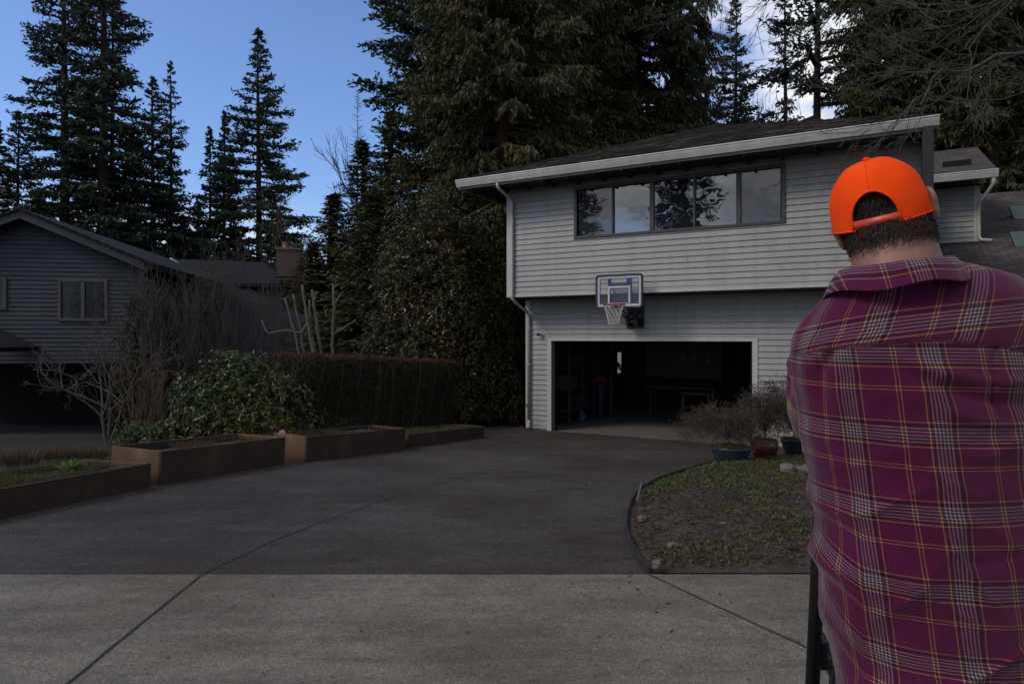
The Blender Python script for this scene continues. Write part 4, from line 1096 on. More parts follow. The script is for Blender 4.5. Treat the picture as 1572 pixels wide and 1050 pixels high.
# rear wing with its ridge across, running down to the front
pr = nl(262, 399, plane=(Vector((ap.x, 0, rz)), Vector((sl, 0, 1)).normalized()))
rv = pr.y
p400 = nl(404, 404, rv)
pl = (Vector((0, rv, pr.z)), Vector((0, -.50, 1)).normalized())
poly = [(262,399), (404,404), (430,424), (430,437), (367,437), (440,474), (470,486), (592,547), (600,580), (300,580), (200,470)]
P = [nl(x, y, plane=pl) for x, y in poly]
mb = MB(); mb.add([p for p in P], [tuple(range(len(P)))])
mb.build('rear_roof', M['shingle2'], NH, solid=.08)
a, b_ = nl(262, 399, plane=pl), nl(322, 436, plane=pl)
mb = MB(); mb.tube([a+Vector((0, -.03, .05)), b_+Vector((0, -.03, .06))], .035, 6); mb.build('valley_flashing', M['trim'], NH)
v1 = nl(430, 437, plane=pl).y - .25
a, b_, c_, d_ = nl(372, 441, v1), nl(466, 441, v1), nl(466, 492, v1), nl(372, 492, v1)
LAP = .110
mb = MB(); laps(mb, lambda z: (a.x, b_.x), c_.z-.5, a.z, v1); mb.build('rear_siding', M['siding2'], NH)
mb = MB(); mb.box(a.x-.2, b_.x+.12, v1-.32, v1+.1, a.z, a.z+.10); mb.box(b_.x+.001, b_.x+.08, v1, v1+4, c_.z-2.5, a.z-.01); mb.build('rear_eave', M['black'], NH)
ch = empty('chimney'); ch.parent = NH
cv = v1 + .6
a, b_ = nl(424, 432, cv), nl(461, 384, cv)
mb_, t_, b__ = nt('brown_brick'); tc_ = N(t_, 'ShaderNodeTexCoord'); br = N(t_, 'ShaderNodeTexBrick'); t_.links.new(tc_.outputs['UV'], br.inputs['Vector'])
br.inputs['Scale'].default_value = 1; br.inputs['Brick Width'].default_value = .21; br.inputs['Row Height'].default_value = .075; br.inputs['Mortar Size'].default_value = .008
br.inputs['Color1'].default_value = (.085,.05,.038,1); br.inputs['Color2'].default_value = (.06,.036,.028,1); br.inputs['Mortar'].default_value = (.065,.052,.046,1)
t_.links.new(br.outputs[0], b__.inputs['Base Color']); b__.inputs['Roughness'].default_value = .9; M['brick'] = mb_
mb = MB(); mb.box(a.x, b_.x, cv, cv+.7, a.z+.2, b_.z); mb.build('brickwork', M['brick'], ch)
mb = MB(); mb.box(a.x-.03, b_.x+.03, cv-.03, cv+.73, a.z-1.0, a.z+.19); mb.build('flashing', M['black'], ch)
mb = MB(); mb.box(a.x-.04, b_.x+.04, cv-.04, cv+.74, b_.z, b_.z+.07); mb.build('chimney_cap', M['stonebrown'], ch)
mb = MB(); mb.lathe([(.13, 0), (.12, .2), (.14, .21), (.14, .25)], ((a.x*.65+b_.x*.35), cv+.3, b_.z+.07), 14); mb.build('flue_pot', mat('terracotta_flue', (.22,.12,.07), None, 4, .9), ch)
def nwin(l, r, b, tt, two=True):
    w_ = empty('window'); w_.parent = NH
    mb = MB(); mb.box(l-.0, l+.07, -.05, .08, b, tt); mb.box(r-.07, r, -.05, .08, b, tt); mb.box(l+.07, r-.07, -.05, .08, tt-.07, tt); mb.box(l+.07, r-.07, -.06, .08, b, b+.06)
    if two: mb.box((l+r)/2-.04, (l+r)/2+.04, -.045, .08, b+.06, tt-.07)
    mb.build('window_frame', M['wframe2'], w_, bevel=.004)
    m_ = (l+r)/2
    for x0, x1 in (((l+.07, m_-.04), (m_+.04, r-.07)) if two else ((l+.07, r-.07),)):
        mb = MB(); mb.box(x0, x1, .0, .012, b+.06, tt-.07); mb.build('pane', M['glass2'], w_)
nwin(wl, wr_, wb, wt); nwin(w2l, w2r, w2b, w2t, False)
# entrance canopy at the far left
mb = MB()
q = nl(-2, 540, -1.6); q2 = nl(-110, 500, -1.6)
mb.prism([(q.x, -1.7, q.z), (q2.x, -1.7, q2.z+.15), (q2.x, -1.7, q2.z+.27), (q.x+.05, -1.7, q.z+.10)], (0, 1.66, 0))
mb.build('canopy_roof', M['shingle2'], NH)
mb = MB(); mb.box(q2.x, q2.x+.12, -1.6, -1.45, -2.7, q.z-.02); mb.build('canopy_post', M['black'], NH)
# paved strip in front of it
def quad(name, pts, m, dz=.004):
    V = []; n = 16
    for j in range(n+1):
        for i in range(n+1):
            a_ = Vector(pts[0]).lerp(Vector(pts[1]), i/n).lerp(Vector(pts[3]).lerp(Vector(pts[2]), i/n), j/n); V.append((a_.x, a_.y, g(a_.x, a_.y)+dz))
    Q = [(j*(n+1)+i, j*(n+1)+i+1, (j+1)*(n+1)+i+1, (j+1)*(n+1)+i) for j in range(n) for i in range(n)]
    return tag(link(name, fastmesh(name, np.array(V), np.array(Q)), None, m), kind='structure')
quad('side_path', [(-1.3, 14.2), (.30, 15.6), (.30, 19), (-2.2, 18.5)], mat('leaf_strewn_path', (.075,.045,.025), (.05,.032,.02), 6, 1, .6, 40, .01, c3=(.10,.07,.045)), .012)


# ------------------------------------------------------------------ planters
def grass_blades(name, pts, h, w, m, rng, lean=.35, parent=None):
    """thin blades; pts Nx3 base points"""
    P = np.asarray(pts, float); n = len(P)
    L = h*(.5+rng.random(n)*.9); D = np.stack([rng.normal(size=n)*lean, rng.normal(size=n)*lean, np.ones(n)], 1); D /= np.linalg.norm(D, axis=1, keepdims=True)
    return link(name, leafmesh(name, P + D*L[:, None]/2, D, L, w*(.7+.6*rng.random(n)), rng), parent, m)
def planter(px0, py0, px1, py1, hgt, depth, label, seed, soilz=.07, near=None):
    """front long face from pixel 0 (near) to pixel 1 (far)"""
    A, B = (near if near is not None else G(px0, py0)), G(px1, py1)
    d = (B-A); L = d.xy.length; rz = math.atan2(d.y, d.x)
    slope = math.atan2(B.z-A.z, L)
    t = empty('garden_planter', A, 0, label, 'planter', 'rusty brown planters along the driveway')
    t.rotation_euler = (0, -slope, rz)
    th = .045
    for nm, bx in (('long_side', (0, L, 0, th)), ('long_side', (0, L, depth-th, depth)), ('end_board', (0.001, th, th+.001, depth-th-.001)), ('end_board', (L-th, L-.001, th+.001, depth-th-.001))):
        mb = MB(); mb.box(bx[0], bx[1], bx[2], bx[3], -.12, hgt); mb.build(nm, M['corten' if nm == 'end_board' else 'corten_shade'], t, bevel=.004)
    n = 26; m_ = 12; V = []
    for j in range(m_+1):
        for i in range(n+1):
            x = th + (L-2*th)*i/n; y = th+(depth-2*th)*j/m_
            V.append((x, y, hgt-soilz+.03*noise.noise(Vector((x*3, y*3, seed)))))
    Q = [(j*(n+1)+i, j*(n+1)+i+1, (j+1)*(n+1)+i+1, (j+1)*(n+1)+i) for j in range(m_) for i in range(n)]
    link('planter_soil', fastmesh('ps', np.array(V), np.array(Q), True), t, M['soil'])
    return t, L
rng = np.random.default_rng(7)
# nearest planter: its near end lies outside the frame
A1 = G(0, 797); B1 = G(232, 748); near1 = A1 + (A1-B1)*1.0; near1.z = g(near1.x, near1.y)
PL = []
PL.append(planter(0, 0, 231, 748, .27, .95, 'low rusty brown planter nearest the camera, cut by the left edge and full of grass', 1, .05, near1))
PL.append(planter(246, 745, 437, 713, .385, .92, 'tall rusty brown planter second from the camera, showing a bright orange brown end', 2, .09))
PL.append(planter(470, 710, 622, 691, .37, .80, 'rusty brown planter third from the camera, in front of the clipped hedge', 3, .06))
PL.append(planter(627, 688, 743, 672, .24, .80, 'lowest and farthest rusty brown planter, nearest to the garage', 4, .04))
def gstuff(pl, n, hgt, m, h, w, zoff, dep, lab, xr=(0, 1), name='grass'):
    t, L = pl
    x = .07+(L-.14)*(xr[0]+rng.random(n)*(xr[1]-xr[0])); y = .07+rng.random(n)*(dep-.14)
    cl = np.array([noise.noise(Vector((a*2.2, b*2.2, hgt*9))) for a, b in zip(x, y)])
    k = cl > -.12
    P = np.stack([x, y, np.full(n, hgt-zoff)], 1)[k]
    Mx = Matrix.LocRotScale(t.location, t.rotation_euler, None)
    P = np.array([Mx @ Vector(p) for p in P])
    o = grass_blades(name, P, h, w, m, rng); tag(o, lab, 'grass', kind='stuff')
gstuff(PL[0], 9000, .27, M['grass'], .085, .006, .05, .95, 'short green and straw grass filling the nearest planter')
gstuff(PL[0], 5000, .27, M['straw'], .07, .004, .05, .95, 'dry straw blades among the grass of the nearest planter', name='dry_grass')
gstuff(PL[1], 3000, .385, M['straw'], .09, .005, .09, .92, 'dry straw grass in the second planter', (.35, 1), 'dry_grass')
gstuff(PL[3], 3500, .24, M['grass'], .07, .006, .04, .80, 'short green grass in the farthest planter')
gstuff(PL[2], 2500, .37, M['litter'], .06, .015, .06, .80, 'fallen dry leaves lying in the third planter', name='leaf_litter')
def leafy(name, c, n, r, L, W, m, label, cat, up=.5, group=None, squash=.6):
    D = rng.normal(size=(n, 3)); D[:, 2] = np.abs(D[:, 2])*up+.1; D /= np.linalg.norm(D, axis=1, keepdims=True)
    C = np.array(c) + D*r*np.array([1, 1, squash])*(.4+.6*rng.random((n, 1)))
    return tag(link(name, leafmesh(name, C, D, L*(.7+.6*rng.random(n)), W, rng, .5), None, m), label, cat, group)
lime = foliage('lime_leaves', (.09,.16,.03), (.17,.27,.06), None, .5, .3)
p = ray(110, 716, G(110, 770).y+.35)
leafy('leafy_weed', (p.x, p.y, p.z-.01), 60, .11, .09, .035, lime, 'small bright green leafy weed in the nearest planter', 'plant')
p = PL[1][0]
Mx = Matrix.LocRotScale(p.location, p.rotation_euler, None); q = Mx @ Vector((PL[1][1]-.03, .03, .385))
t = empty('pink_pinwheel', q, .4, 'tiny pink and white plastic flower fixed to the far corner of the second planter', 'ornament')
mb = MB(); mb.tube([(0, 0, -.1), (0, 0, .05)], .004, 6); mb.build('stick', M['trim'], t)
mb = MB()
for k in range(5):
    a = k*2*math.pi/5; mb.ell((.028*math.cos(a), -.01, .06+.028*math.sin(a)), (.020, .006, .020), 8, 6)
mb.build('petals', mat('pink_plastic', (.55,.10,.16), (.6,.3,.35), 20, .5), t, smooth=True)
mb = MB(); mb.ell((0, -.014, .06), (.014, .008, .014), 8, 6); mb.build('flower_centre', M['trim'], t)

# ------------------------------------------------------------------ bare woody plants
def grow(segs, p, d, L, r, depth, rg, spread=.6, up=.25, kids=3, shrink=.72, wig=.16, nseg=4, rmin=.0025):
    p = Vector(p); d = Vector(d).normalized()
    for i in range(nseg):
        d2 = (d + Vector((rg.gauss(0, wig), rg.gauss(0, wig), rg.gauss(0, wig)+up*.12))).normalized()
        q = p + d2*L/nseg; r2 = max(rmin, r*(1-.32/nseg))
        segs.append((p, q, r, r2)); p, d, r = q, d2, r2
        if depth > 0 and i >= 1 and rg.random() < .75:
            dd = (d + Vector((rg.gauss(0, 1), rg.gauss(0, 1), rg.gauss(0, 1)+up)).normalized()*spread).normalized()
            grow(segs, p, dd, L*shrink*rg.uniform(.6, 1.05), max(rmin, r*.6), depth-1, rg, spread, up, kids, shrink, wig, nseg, rmin)
    if depth > 0:
        for k in range(kids-1):
            dd = (d + Vector((rg.gauss(0, 1), rg.gauss(0, 1), rg.gauss(0, 1)+up)).normalized()*spread).normalized()
            grow(segs, p, dd, L*shrink*rg.uniform(.7, 1.1), max(rmin, r*.8), depth-1, rg, spread, up, kids, shrink, wig, nseg, rmin)
rg = random.Random(11)
# small bare tree in front of the neighbour's dark lower storey
b0 = G(165, 690); b0 = Vector((b0.x, b0.y, g(b0.x, b0.y)))
bt = empty('bare_tree', b0, 0, 'small bare many-stemmed tree spreading in front of the dark blue house', 'tree')
sg = []; 
for px, py, rr in ((157, 640, .035), (170, 630, .03), (190, 620, .025)):
    q = ray(px, py, b0.y+rg.uniform(-.2, .2)); v = q-b0
    sg.append((Vector((0, 0, -.05)), v, rr*1.15, rr)); 
    for tx, ty in ((60+rg.uniform(-10, 60), 560), (150, 530), (260-rg.uniform(0, 60), 540)):
        e = ray(tx, ty, b0.y+rg.uniform(-.5, .5))-b0
        grow(sg, v, (e-v), (e-v).length*.62, rr*.75, 4, rg, .8, .15, 2, .66, .15, 4, .003)
sg = sg[:9000]
link('branches', segs_mesh('bt', sg, 4), bt, M['twigpale'])
# twiggy thicket
def thicket(name, px, py, Y, Hh, Rr, n, m, label, seed, cat='shrub', group=None, depth=3):
    rg = random.Random(seed); q = ray(px, py, Y); b = Vector((q.x, q.y, g(q.x, q.y)-.05)); sg = []
    t = empty(name, b, 0, label, cat, group)
    for i in range(n):
        a = rg.uniform(0, 6.28); s_ = rg.uniform(.05, .3)*Rr
        d = Vector((math.cos(a)*rg.uniform(.1, .75)*Rr/Hh*1.3, math.sin(a)*rg.uniform(.1, .75)*Rr/Hh*1.3, 1))
        grow(sg, (math.cos(a)*s_, math.sin(a)*s_, 0), d, Hh*rg.uniform(.5, .72), .012, depth, rg, .55, .5, 2, .55, .08, 4, .003)
    link('stems', segs_mesh(name, sg, 3), t, m)
    return t
thicket('bare_shrub', 245, 660, 14.6, 3.4, 1.1, 30, M['twig'], 'tall tangle of bare brown twigs right of the small bare tree', 21, group='bare twiggy shrubs before the neighbour house')
thicket('bare_shrub', 330, 660, 15.4, 3.7, 1.2, 28, M['twig'], 'tall tangle of bare brown twigs rising behind the green rhododendron', 22, group='bare twiggy shrubs before the neighbour house')
thicket('bare_shrub', 405, 650, 15.8, 3.4, 1.0, 20, M['twig'], 'bare brown twigs beside the pale pruned stems in front of the shingled roof', 23, group='bare twiggy shrubs before the neighbour house')
thicket('bare_shrub', 215, 670, 13.2, 1.5, .8, 18, M['twigred'], 'low reddish bare shrub at the foot of the tall twigs', 24, group='bare twiggy shrubs before the neighbour house')
# pruned pale stems
def pollard(base, lines, Y, rad, label):
    q = G(*base); q = ray(base[0], base[1], Y); b = Vector((q.x, Y, g(q.x, Y)))
    t = empty('pollarded_tree', b, 0, label, 'tree', 'hard pruned trees behind the hedge')
    for i, (ln, r) in enumerate(lines):
        pts = [ray(x, y, Y + .25*math.sin(i*2.1)) - b for x, y in ln]
        if ln[0][1] > 535: pts = [Vector((0, 0, -.05))] + [pts[0].lerp(Vector((0, 0, 0)), .0)] + pts[1:]
        fine = []
        for a, c in zip(pts, pts[1:]):
            for k in range(4): fine.append(a.lerp(c, k/4) + Vector((rg.gauss(0, .008), 0, 0)))
        fine.append(pts[-1]); n = len(fine)
        mb = MB(); mb.tube(fine, [.72*r*(1-.35*k/n)*(1+.3*rg.random()) for k in range(n)], 7); mb.build('pruned_limb', M['barkgrey'], t, smooth=True)
    return t
pollard((486, 660), [([(464,560),(452,508),(437,457)], .035), ([(470,548),(460,500),(450,452)], .035), ([(484,560),(470,480),(464,438)], .045), ([(465,512),(476,485),(475,460)], .035),
    ([(494,548),(485,490),(479,445)], .042), ([(482,462),(486,447)], .03), ([(466,512),(440,507),(411,512),(402,492)], .028), ([(487,550),(474,498)], .03)], 12.6, 0, 'cluster of pale pruned stems with stubby ends above the hedge')
pollard((511, 660), [([(511,560),(512,500),(512,438)], .042), ([(513,467),(519,460),(526,448)], .03), ([(513,512),(530,502),(547,491)], .022)], 12.6, 0, 'single straight pale pruned stem with a forked top above the hedge')

# ------------------------------------------------------------------ hedge, rhododendron and other evergreen shrubs
hA = ray(452, 600, 11.3); hB = ray(706, 600, 15.6)
hA.z = g(hA.x, hA.y); hB.z = g(hB.x, hB.y)
hd = hB-hA; hl = hd.xy.length
ht = empty('clipped_hedge', hA, 0, 'long clipped brown hedge with reddish tips on top behind the planters', 'hedge'); ht.rotation_euler = (0, -math.atan2(hd.z, hl), math.atan2(hd.y, hd.x))
HHt = 1.60; HD = .75
n = 52000; x = rng.random(n)*hl; y = rng.random(n)**1.6*HD; z = .08+rng.random(n)**.8*(HHt-.1)
edge = np.array([noise.noise(Vector((a*2.1, c*2.1, 0))) for a, c in zip(x, z)])
y = y + edge*.13; z = z + .09*np.array([noise.noise(Vector((a*3, b*3, 9))) for a, b in zip(x, y)])
C = np.stack([x, y, z], 1); D = rng.normal(size=(n, 3))
link('foliage', leafmesh('hedge', C, D, .04, .02, rng), ht, M['hedge'])
n = 9000; x = rng.random(n)*hl; y = rng.random(n)*HD; z = HHt-.06+rng.random(n)*.09+.03*np.array([noise.noise(Vector((a*3, b*3, 9))) for a, b in zip(x, y)])
link('new_shoots', leafmesh('hedgetip', np.stack([x, y, z], 1), rng.normal(size=(n, 3))*[.5, .5, 1], .05, .012, rng), ht, M['hedgetip'])
sg = []
for i in range(160):
    xx = rg.random()*hl; yy = rg.uniform(.0, HD); p0_ = Vector((xx, yy, -.1))
    for k in range(5):
        p1_ = p0_ + Vector((rg.gauss(0, .05), rg.gauss(0, .04), .32)); sg.append((p0_, p1_, .010, .008)); p0_ = p1_
link('stems', segs_mesh('hs', sg, 4), ht, M['twig'])

def rhodo(name, c, rx, ry, rz_, n, L, W, m, label, cat='shrub', group=None, seed=1, inner=.55, zmin=-.2, lumps=.22):
    r_ = np.random.default_rng(seed)
    t = empty(name, c, 0, label, cat, group)
    D = r_.normal(size=(n, 3)); D /= np.linalg.norm(D, axis=1, keepdims=True); D = D[D[:, 2] > zmin]
    lump = np.array([noise.noise(Vector(d*2.3)+Vector((seed*3.1, 0, 0))) + .5*noise.noise(Vector(d*5.5)) for d in D])
    rad = (inner + (1-inner)*r_.random(len(D))**.5)*(1+lumps*1.5*lump)
    P = D*rad[:, None]*np.array([rx, ry, rz_]) + np.array([0, 0, rz_*abs(zmin)])
    Cc = []; Dd = []
    k = 7
    for j in range(k):
        a = 2*math.pi*j/k + r_.random(len(P))*.8
        ax = D + r_.normal(size=D.shape)*.35; ax[:, 2] += .25; ax /= np.linalg.norm(ax, axis=1, keepdims=True)
        ref = np.array([0, 0, 1.]); s1 = np.cross(ax, ref); s1 /= (np.linalg.norm(s1, axis=1, keepdims=True)+1e-6); s2 = np.cross(ax, s1)
        d = s1*np.cos(a)[:, None]+s2*np.sin(a)[:, None] + ax*.35 - ref*.25
        d /= np.linalg.norm(d, axis=1, keepdims=True)
        Cc.append(P + d*L*.5); Dd.append(d)
    Cc = np.concatenate(Cc); Dd = np.concatenate(Dd)
    link('foliage', leafmesh(name, Cc, Dd, L*(.7+.6*r_.random(len(Cc))), W, r_, .8), t, m)
    rgx = random.Random(seed); sg = []
    for i in range(14):
        d = P[rgx.randrange(len(P))]; grow(sg, (0, 0, -.05), Vector(d), Vector(d).length*.85, .02, 1, rgx, .5, .2, 2, .5, .1, 4)
    link('stems', segs_mesh(name+'s', sg, 4), t, M['twig'])
    return t
def at(px, Y, dz=0): q = ray(px, 0, Y); return Vector((q.x, Y, g(q.x, Y)+dz))
rhodo('rhododendron', at(368, 11.0, .15), 1.12, .85, 1.22, 3300, .105, .030, M['rhodo'], 'rounded green rhododendron bush left of the clipped hedge', seed=3, zmin=-.15)
rhodo('low_evergreen_shrub', at(255, 10.6), .45, .4, .42, 700, .07, .025, M['rhodo'], 'low yellow green shrub at the left foot of the rhododendron', seed=5, group=None)
rhodo('low_evergreen_shrub', at(212, 11.8), .35, .4, .5, 500, .06, .02, M['weed'], 'low brownish green shrub behind the second planter', seed=6)
# glossy broadleaf evergreen tree
rhodo('broadleaf_tree', at(672, 17.5, .9), 1.75, 1.5, 3.9, 13000, .115, .036, M['laurel'], 'glossy broadleaf evergreen tree standing behind the clipped hedge', 'tree', seed=8, inner=.6, zmin=-.25)
rhodo('dark_evergreen_shrub', at(742, 17.4, .2), 1.0, 1.0, 2.2, 4200, .11, .045, M['cedar2'], 'dark evergreen shrub between the broadleaf tree and the garage corner', seed=9, zmin=-.1)
rhodo('dark_evergreen_shrub', at(668, 16.6, .2), 1.1, .8, 1.6, 3600, .10, .045, M['laurel'], 'dark shrub filling the gap behind the right end of the hedge', seed=10, zmin=-.1)
rhodo('dark_evergreen_shrub', at(600, 18.2, .2), 1.2, .9, 2.6, 3000, .12, .05, M['cedar2'], 'dark shrub rising above the middle of the clipped hedge', seed=12, zmin=-.1)
# ornamental grass tufts left
for i, (px, py, hh_, lb) in enumerate([(28, 716, .34, 'orange brown grass tuft at the far left behind the nearest planter'), (92, 706, .26, 'straw coloured grass tuft left of the second planter'), (140, 704, .24, 'straw coloured grass tuft touching the end of the second planter')]):
    q = G(px, py, .0); n = 500; a = rng.random(n)*6.28; rr = rng.random(n)**.6*.30
    Pq = np.stack([q.x+np.cos(a)*rr, q.y+np.sin(a)*rr*.6, np.full(n, q.z)], 1)
    D = np.stack([np.cos(a)*rr*2.4, np.sin(a)*rr*2, np.ones(n)], 1); D /= np.linalg.norm(D, axis=1, keepdims=True); L_ = hh_*(.6+.6*rng.random(n))
    tag(link('grass_tuft', leafmesh('tuft', Pq+D*L_[:, None]/2, D, L_, .010, rng), None, M['straw']), lb, 'grass tuft', 'dry grass tufts by the planters')

# ------------------------------------------------------------------ planting bed cover
def inbed(n, pred=None):
    out = []
    while len(out) < n:
        y = rng.uniform(4.33, ytop-.08); x = rng.uniform(.3, 6.0)
        if x < xbed(y)+.05 or x > 5.6: continue
        if pred and not pred(x, y): continue
        out.append((x, y, zbed(x, y)))
    return np.array(out)
def greenzone(x, y):
    v = noise.noise(Vector((x*1.1, y*1.1, 2)))*.6 + noise.noise(Vector((x*5, y*5, 7)))*.4
    far = sst(6.3, 7.6, y); nearb = sst(5.0, 4.45, y)
    if y > 4.95 and y < 6.4: base = .10
    else: base = -.02
    return v + max(far*.40, nearb*.22) > base + .20
P = inbed(15000, greenzone); n = len(P)
D = rng.normal(size=(n, 3)); D[:, 2] = np.abs(D[:, 2])+.3
P[:, 2] += .012+rng.random(n)*.025
tag(link('ground_cover', leafmesh('weeds', P, D, .032*(.6+rng.random(n)*.9), .017, rng, .7), None, M['weed']), 'low green weeds carpeting parts of the planting bed', 'ground cover', kind='stuff')
P = inbed(13000); n = len(P); D = rng.normal(size=(n, 3)); D[:, 2] *= .35; P[:, 2] += .006+rng.random(n)*.02
tag(link('leaf_litter', leafmesh('litter', P, D, .035*(.5+rng.random(n)), .016, rng, .6), None, M['litter']), 'brown dead leaves and bark scattered over the planting bed', 'leaf litter', kind='stuff')
P = inbed(5000); n = len(P); V = []; Q = []
cube = np.array([(-1,-1,-1),(1,-1,-1),(1,1,-1),(-1,1,-1),(-1,-1,1),(1,-1,1),(1,1,1),(-1,1,1)])*.5
fq = np.array([(0,3,2,1),(4,5,6,7),(0,1,5,4),(1,2,6,5),(2,3,7,6),(3,0,4,7)])
sz = .010+.018*rng.random(n)**3
V = (P[:, None, :] + (cube[None]*(1+rng.normal(size=(n, 8, 3))*.25)*sz[:, None, None]*np.array([1.2, 1.2, .8]))).reshape(-1, 3)
Q = (np.arange(n)[:, None, None]*8+fq[None]).reshape(-1, 4)
tag(link('soil_clods', fastmesh('clods', V, Q, True), None, M['soil']), 'crumbs of dark soil and grit on the planting bed', 'soil clods', kind='stuff')
def rock(px, py, sx, sy, sz, m, label, seed, name='rock'):
    q = G(px, py, .06); mb = MB(); mb.ell((0, 0, 0), (1, 1, 1), 20, 14)
    o = mb.build(name, m, None, smooth=False); o.location = (q.x, q.y, q.z)
    for v in o.data.vertices:
        c = v.co.copy(); c = Vector([math.copysign(min(abs(a)**.55, .95), a) for a in c]); c *= 1+.22*noise.noise(v.co*1.6+Vector((seed, 0, 0)))+.06*noise.noise(v.co*6)
        v.co = Vector((c.x*sx, c.y*sy, c.z*sz))
    tag(o, label, 'rock', 'rocks in the planting bed'); o.rotation_euler = (0, 0, seed)
rock(1209, 727, .12, .09, .13, M['stone'], 'blocky grey rock at the back edge of the planting bed', 1.2)
rock(1237, 728, .15, .12, .11, M['stonebrown'], 'brown rock beside the grey one, half hidden by the person', 2.1)
rock(1140, 730, .15, .08, .035, M['stonepink'], 'flat pinkish stone lying in front of the potted shrubs', .3)
for i, (px, py) in enumerate([(1032, 838), (1008, 866), (985, 796), (1110, 806), (1060, 752)]):
    rock(px, py, .035, .028, .025, M['stonepink'], ['small rounded pale stone in the middle left of the bed', 'small pale stone near the front point of the bed', 'small stone beside the left curve of the edging', 'small stone in the centre of the bare soil', 'small stone near the upper left edging'][i], i+3.3)
for (a, b_, lb) in (((978, 771), (985, 752), 'thin pale stake leaning on the left curve of the edging'), ((1079, 731), (1097, 717), 'thin pale stake lying near the blue pot')):
    p0_, p1_ = G(a[0], a[1], .05), G(b_[0], b_[1], .05)
    mb = MB(); mb.tube([p0_+Vector((0, 0, .02)), p1_+Vector((0, 0, .07))], .012, 6); o = mb.build('garden_stake', M['stone'], None); tag(o, lb, 'stake', 'garden stakes by the edging')

# ------------------------------------------------------------------ potted shrubs
def pot(px, py, r, h, prof, m, label, seed, tw, plantR, plantH, lean, n, moss=True, fol=None):
    q = G(px, py); t = empty('potted_shrub', (q.x, q.y+r*.6, g(q.x, q.y+r*.6)), 0, label, 'potted plant', 'potted shrubs beside the garage')
    mb = MB(); mb.lathe([(a*r, b*h) for a, b in prof] + [(prof[-1][0]*r*.9, h), (prof[-1][0]*r*.86, h*.85)], n=36, cap=False); mb.lathe([(0.01, 0.002), (prof[0][0]*r, 0.002)], n=36, cap=False)
    mb.build('pot', m, t, smooth=True)
    mb = MB(); mb.lathe([(prof[-1][0]*r*.87, h*.90), (r*.4, h*.96), (.01, h*.98)], n=24, cap=False); mb.build('potting_soil', M['soil'], t)
    rgx = random.Random(seed); sg = []
    # trunk then drooping sprays
    top = Vector((lean*.3, 0, h+.12))
    sg.append((Vector((0, 0, h*.9)), Vector((lean*.1, 0, h+.06)), .018, .016)); sg.append((Vector((lean*.1, 0, h+.06)), top, .016, .014))
    for i in range(n):
        a = rgx.uniform(0, 6.28); Lr = plantR*rgx.uniform(.45, 1.0); up_ = plantH*rgx.uniform(.5, 1.0)
        p_ = top.copy(); r_ = .006; k = 9; dx = math.cos(a)*Lr + lean*rgx.uniform(.2, 1.0); dy_ = math.sin(a)*Lr*.8
        for j in range(k):
            f = (j+1)/k; zz2 = h+.08 + (up_-h*.3)*.8*math.sin(f*math.pi*.80) - (.48*plantH)*max(0, f-.5)*rgx.uniform(.5, 1.2)
            qn = Vector((top.x+dx*f+rgx.gauss(0, .012), dy_*f+rgx.gauss(0, .012), zz2+rgx.gauss(0, .012)))
            sg.append((p_, qn, r_, r_*.88)); r_ = max(.0016, r_*.88); 
            if j > 1:
                for s in range(2):
                    grow(sg, qn, Vector((dx*.6+rgx.gauss(0, .3), dy_*.6+rgx.gauss(0, .3), rgx.gauss(-.05, .22))), rgx.uniform(.08, .2), .0022, 1, rgx, .6, -.1, 2, .6, .15, 3, .0014)
            p_ = qn
    link('twigs', segs_mesh('pt', sg, 3), t, tw)
    if fol:
        r_ = np.random.default_rng(seed); C = np.array([s[1] for s in sg]); C = C[r_.integers(0, len(C), fol[0])] + r_.normal(size=(fol[0], 3))*.03
        link('leaves', leafmesh('pl', C, r_.normal(size=C.shape), fol[1], fol[1]*.4, r_), t, fol[2])
    if moss:
        r_ = np.random.default_rng(seed+1); nn = 350; a = r_.random(nn)*6.28; rr = r*.8*np.sqrt(r_.random(nn))
        C = np.stack([np.cos(a)*rr, np.sin(a)*rr, h*.95+r_.random(nn)*.04], 1); D = r_.normal(size=C.shape); D[:, 2] = np.abs(D[:, 2])
        link('moss', leafmesh('moss', C, D, .05, .015, r_), t, M['moss'])
def glaze(name, c, c2): return mat(name, c, c2, 5, .3, .15, 30, .003, spec=.6)
pot(1128, 714, .305, .27, [(.55, 0), (.68, .12), (.86, .5), (.98, .85), (1.03, .93), (1.03, 1)], glaze('blue_glaze', (.035,.05,.07), (.022,.03,.045)), 'wide blue glazed bowl planted with a weeping bare maple, leftmost of the pots', 31, M['twigred'], .68, .76, -.20, 80, fol=(2600, .034, M['straw2']))
pot(1178, 707, .215, .34, [(.62, 0), (.85, .25), (1.0, .6), (.98, .85), (.92, .93), (.99, 1)], glaze('red_glaze', (.09,.022,.014), (.055,.015,.010)), 'rounded red glazed pot with a dense twiggy shrub, between two other pots', 32, M['twig'], .68, .95, .02, 80, fol=(4200, .032, M['straw2']))
pot(1226, 704, .24, .33, [(.60, 0), (.72, .3), (.9, .75), (1.0, .95), (1.0, 1)], glaze('dark_glaze', (.022,.026,.03), (.03,.034,.04)), 'dark flared pot with a bare spreading shrub, rightmost beside the person', 33, M['twig'], .85, 1.35, -.10, 85, fol=(2400, .036, M['straw2']))

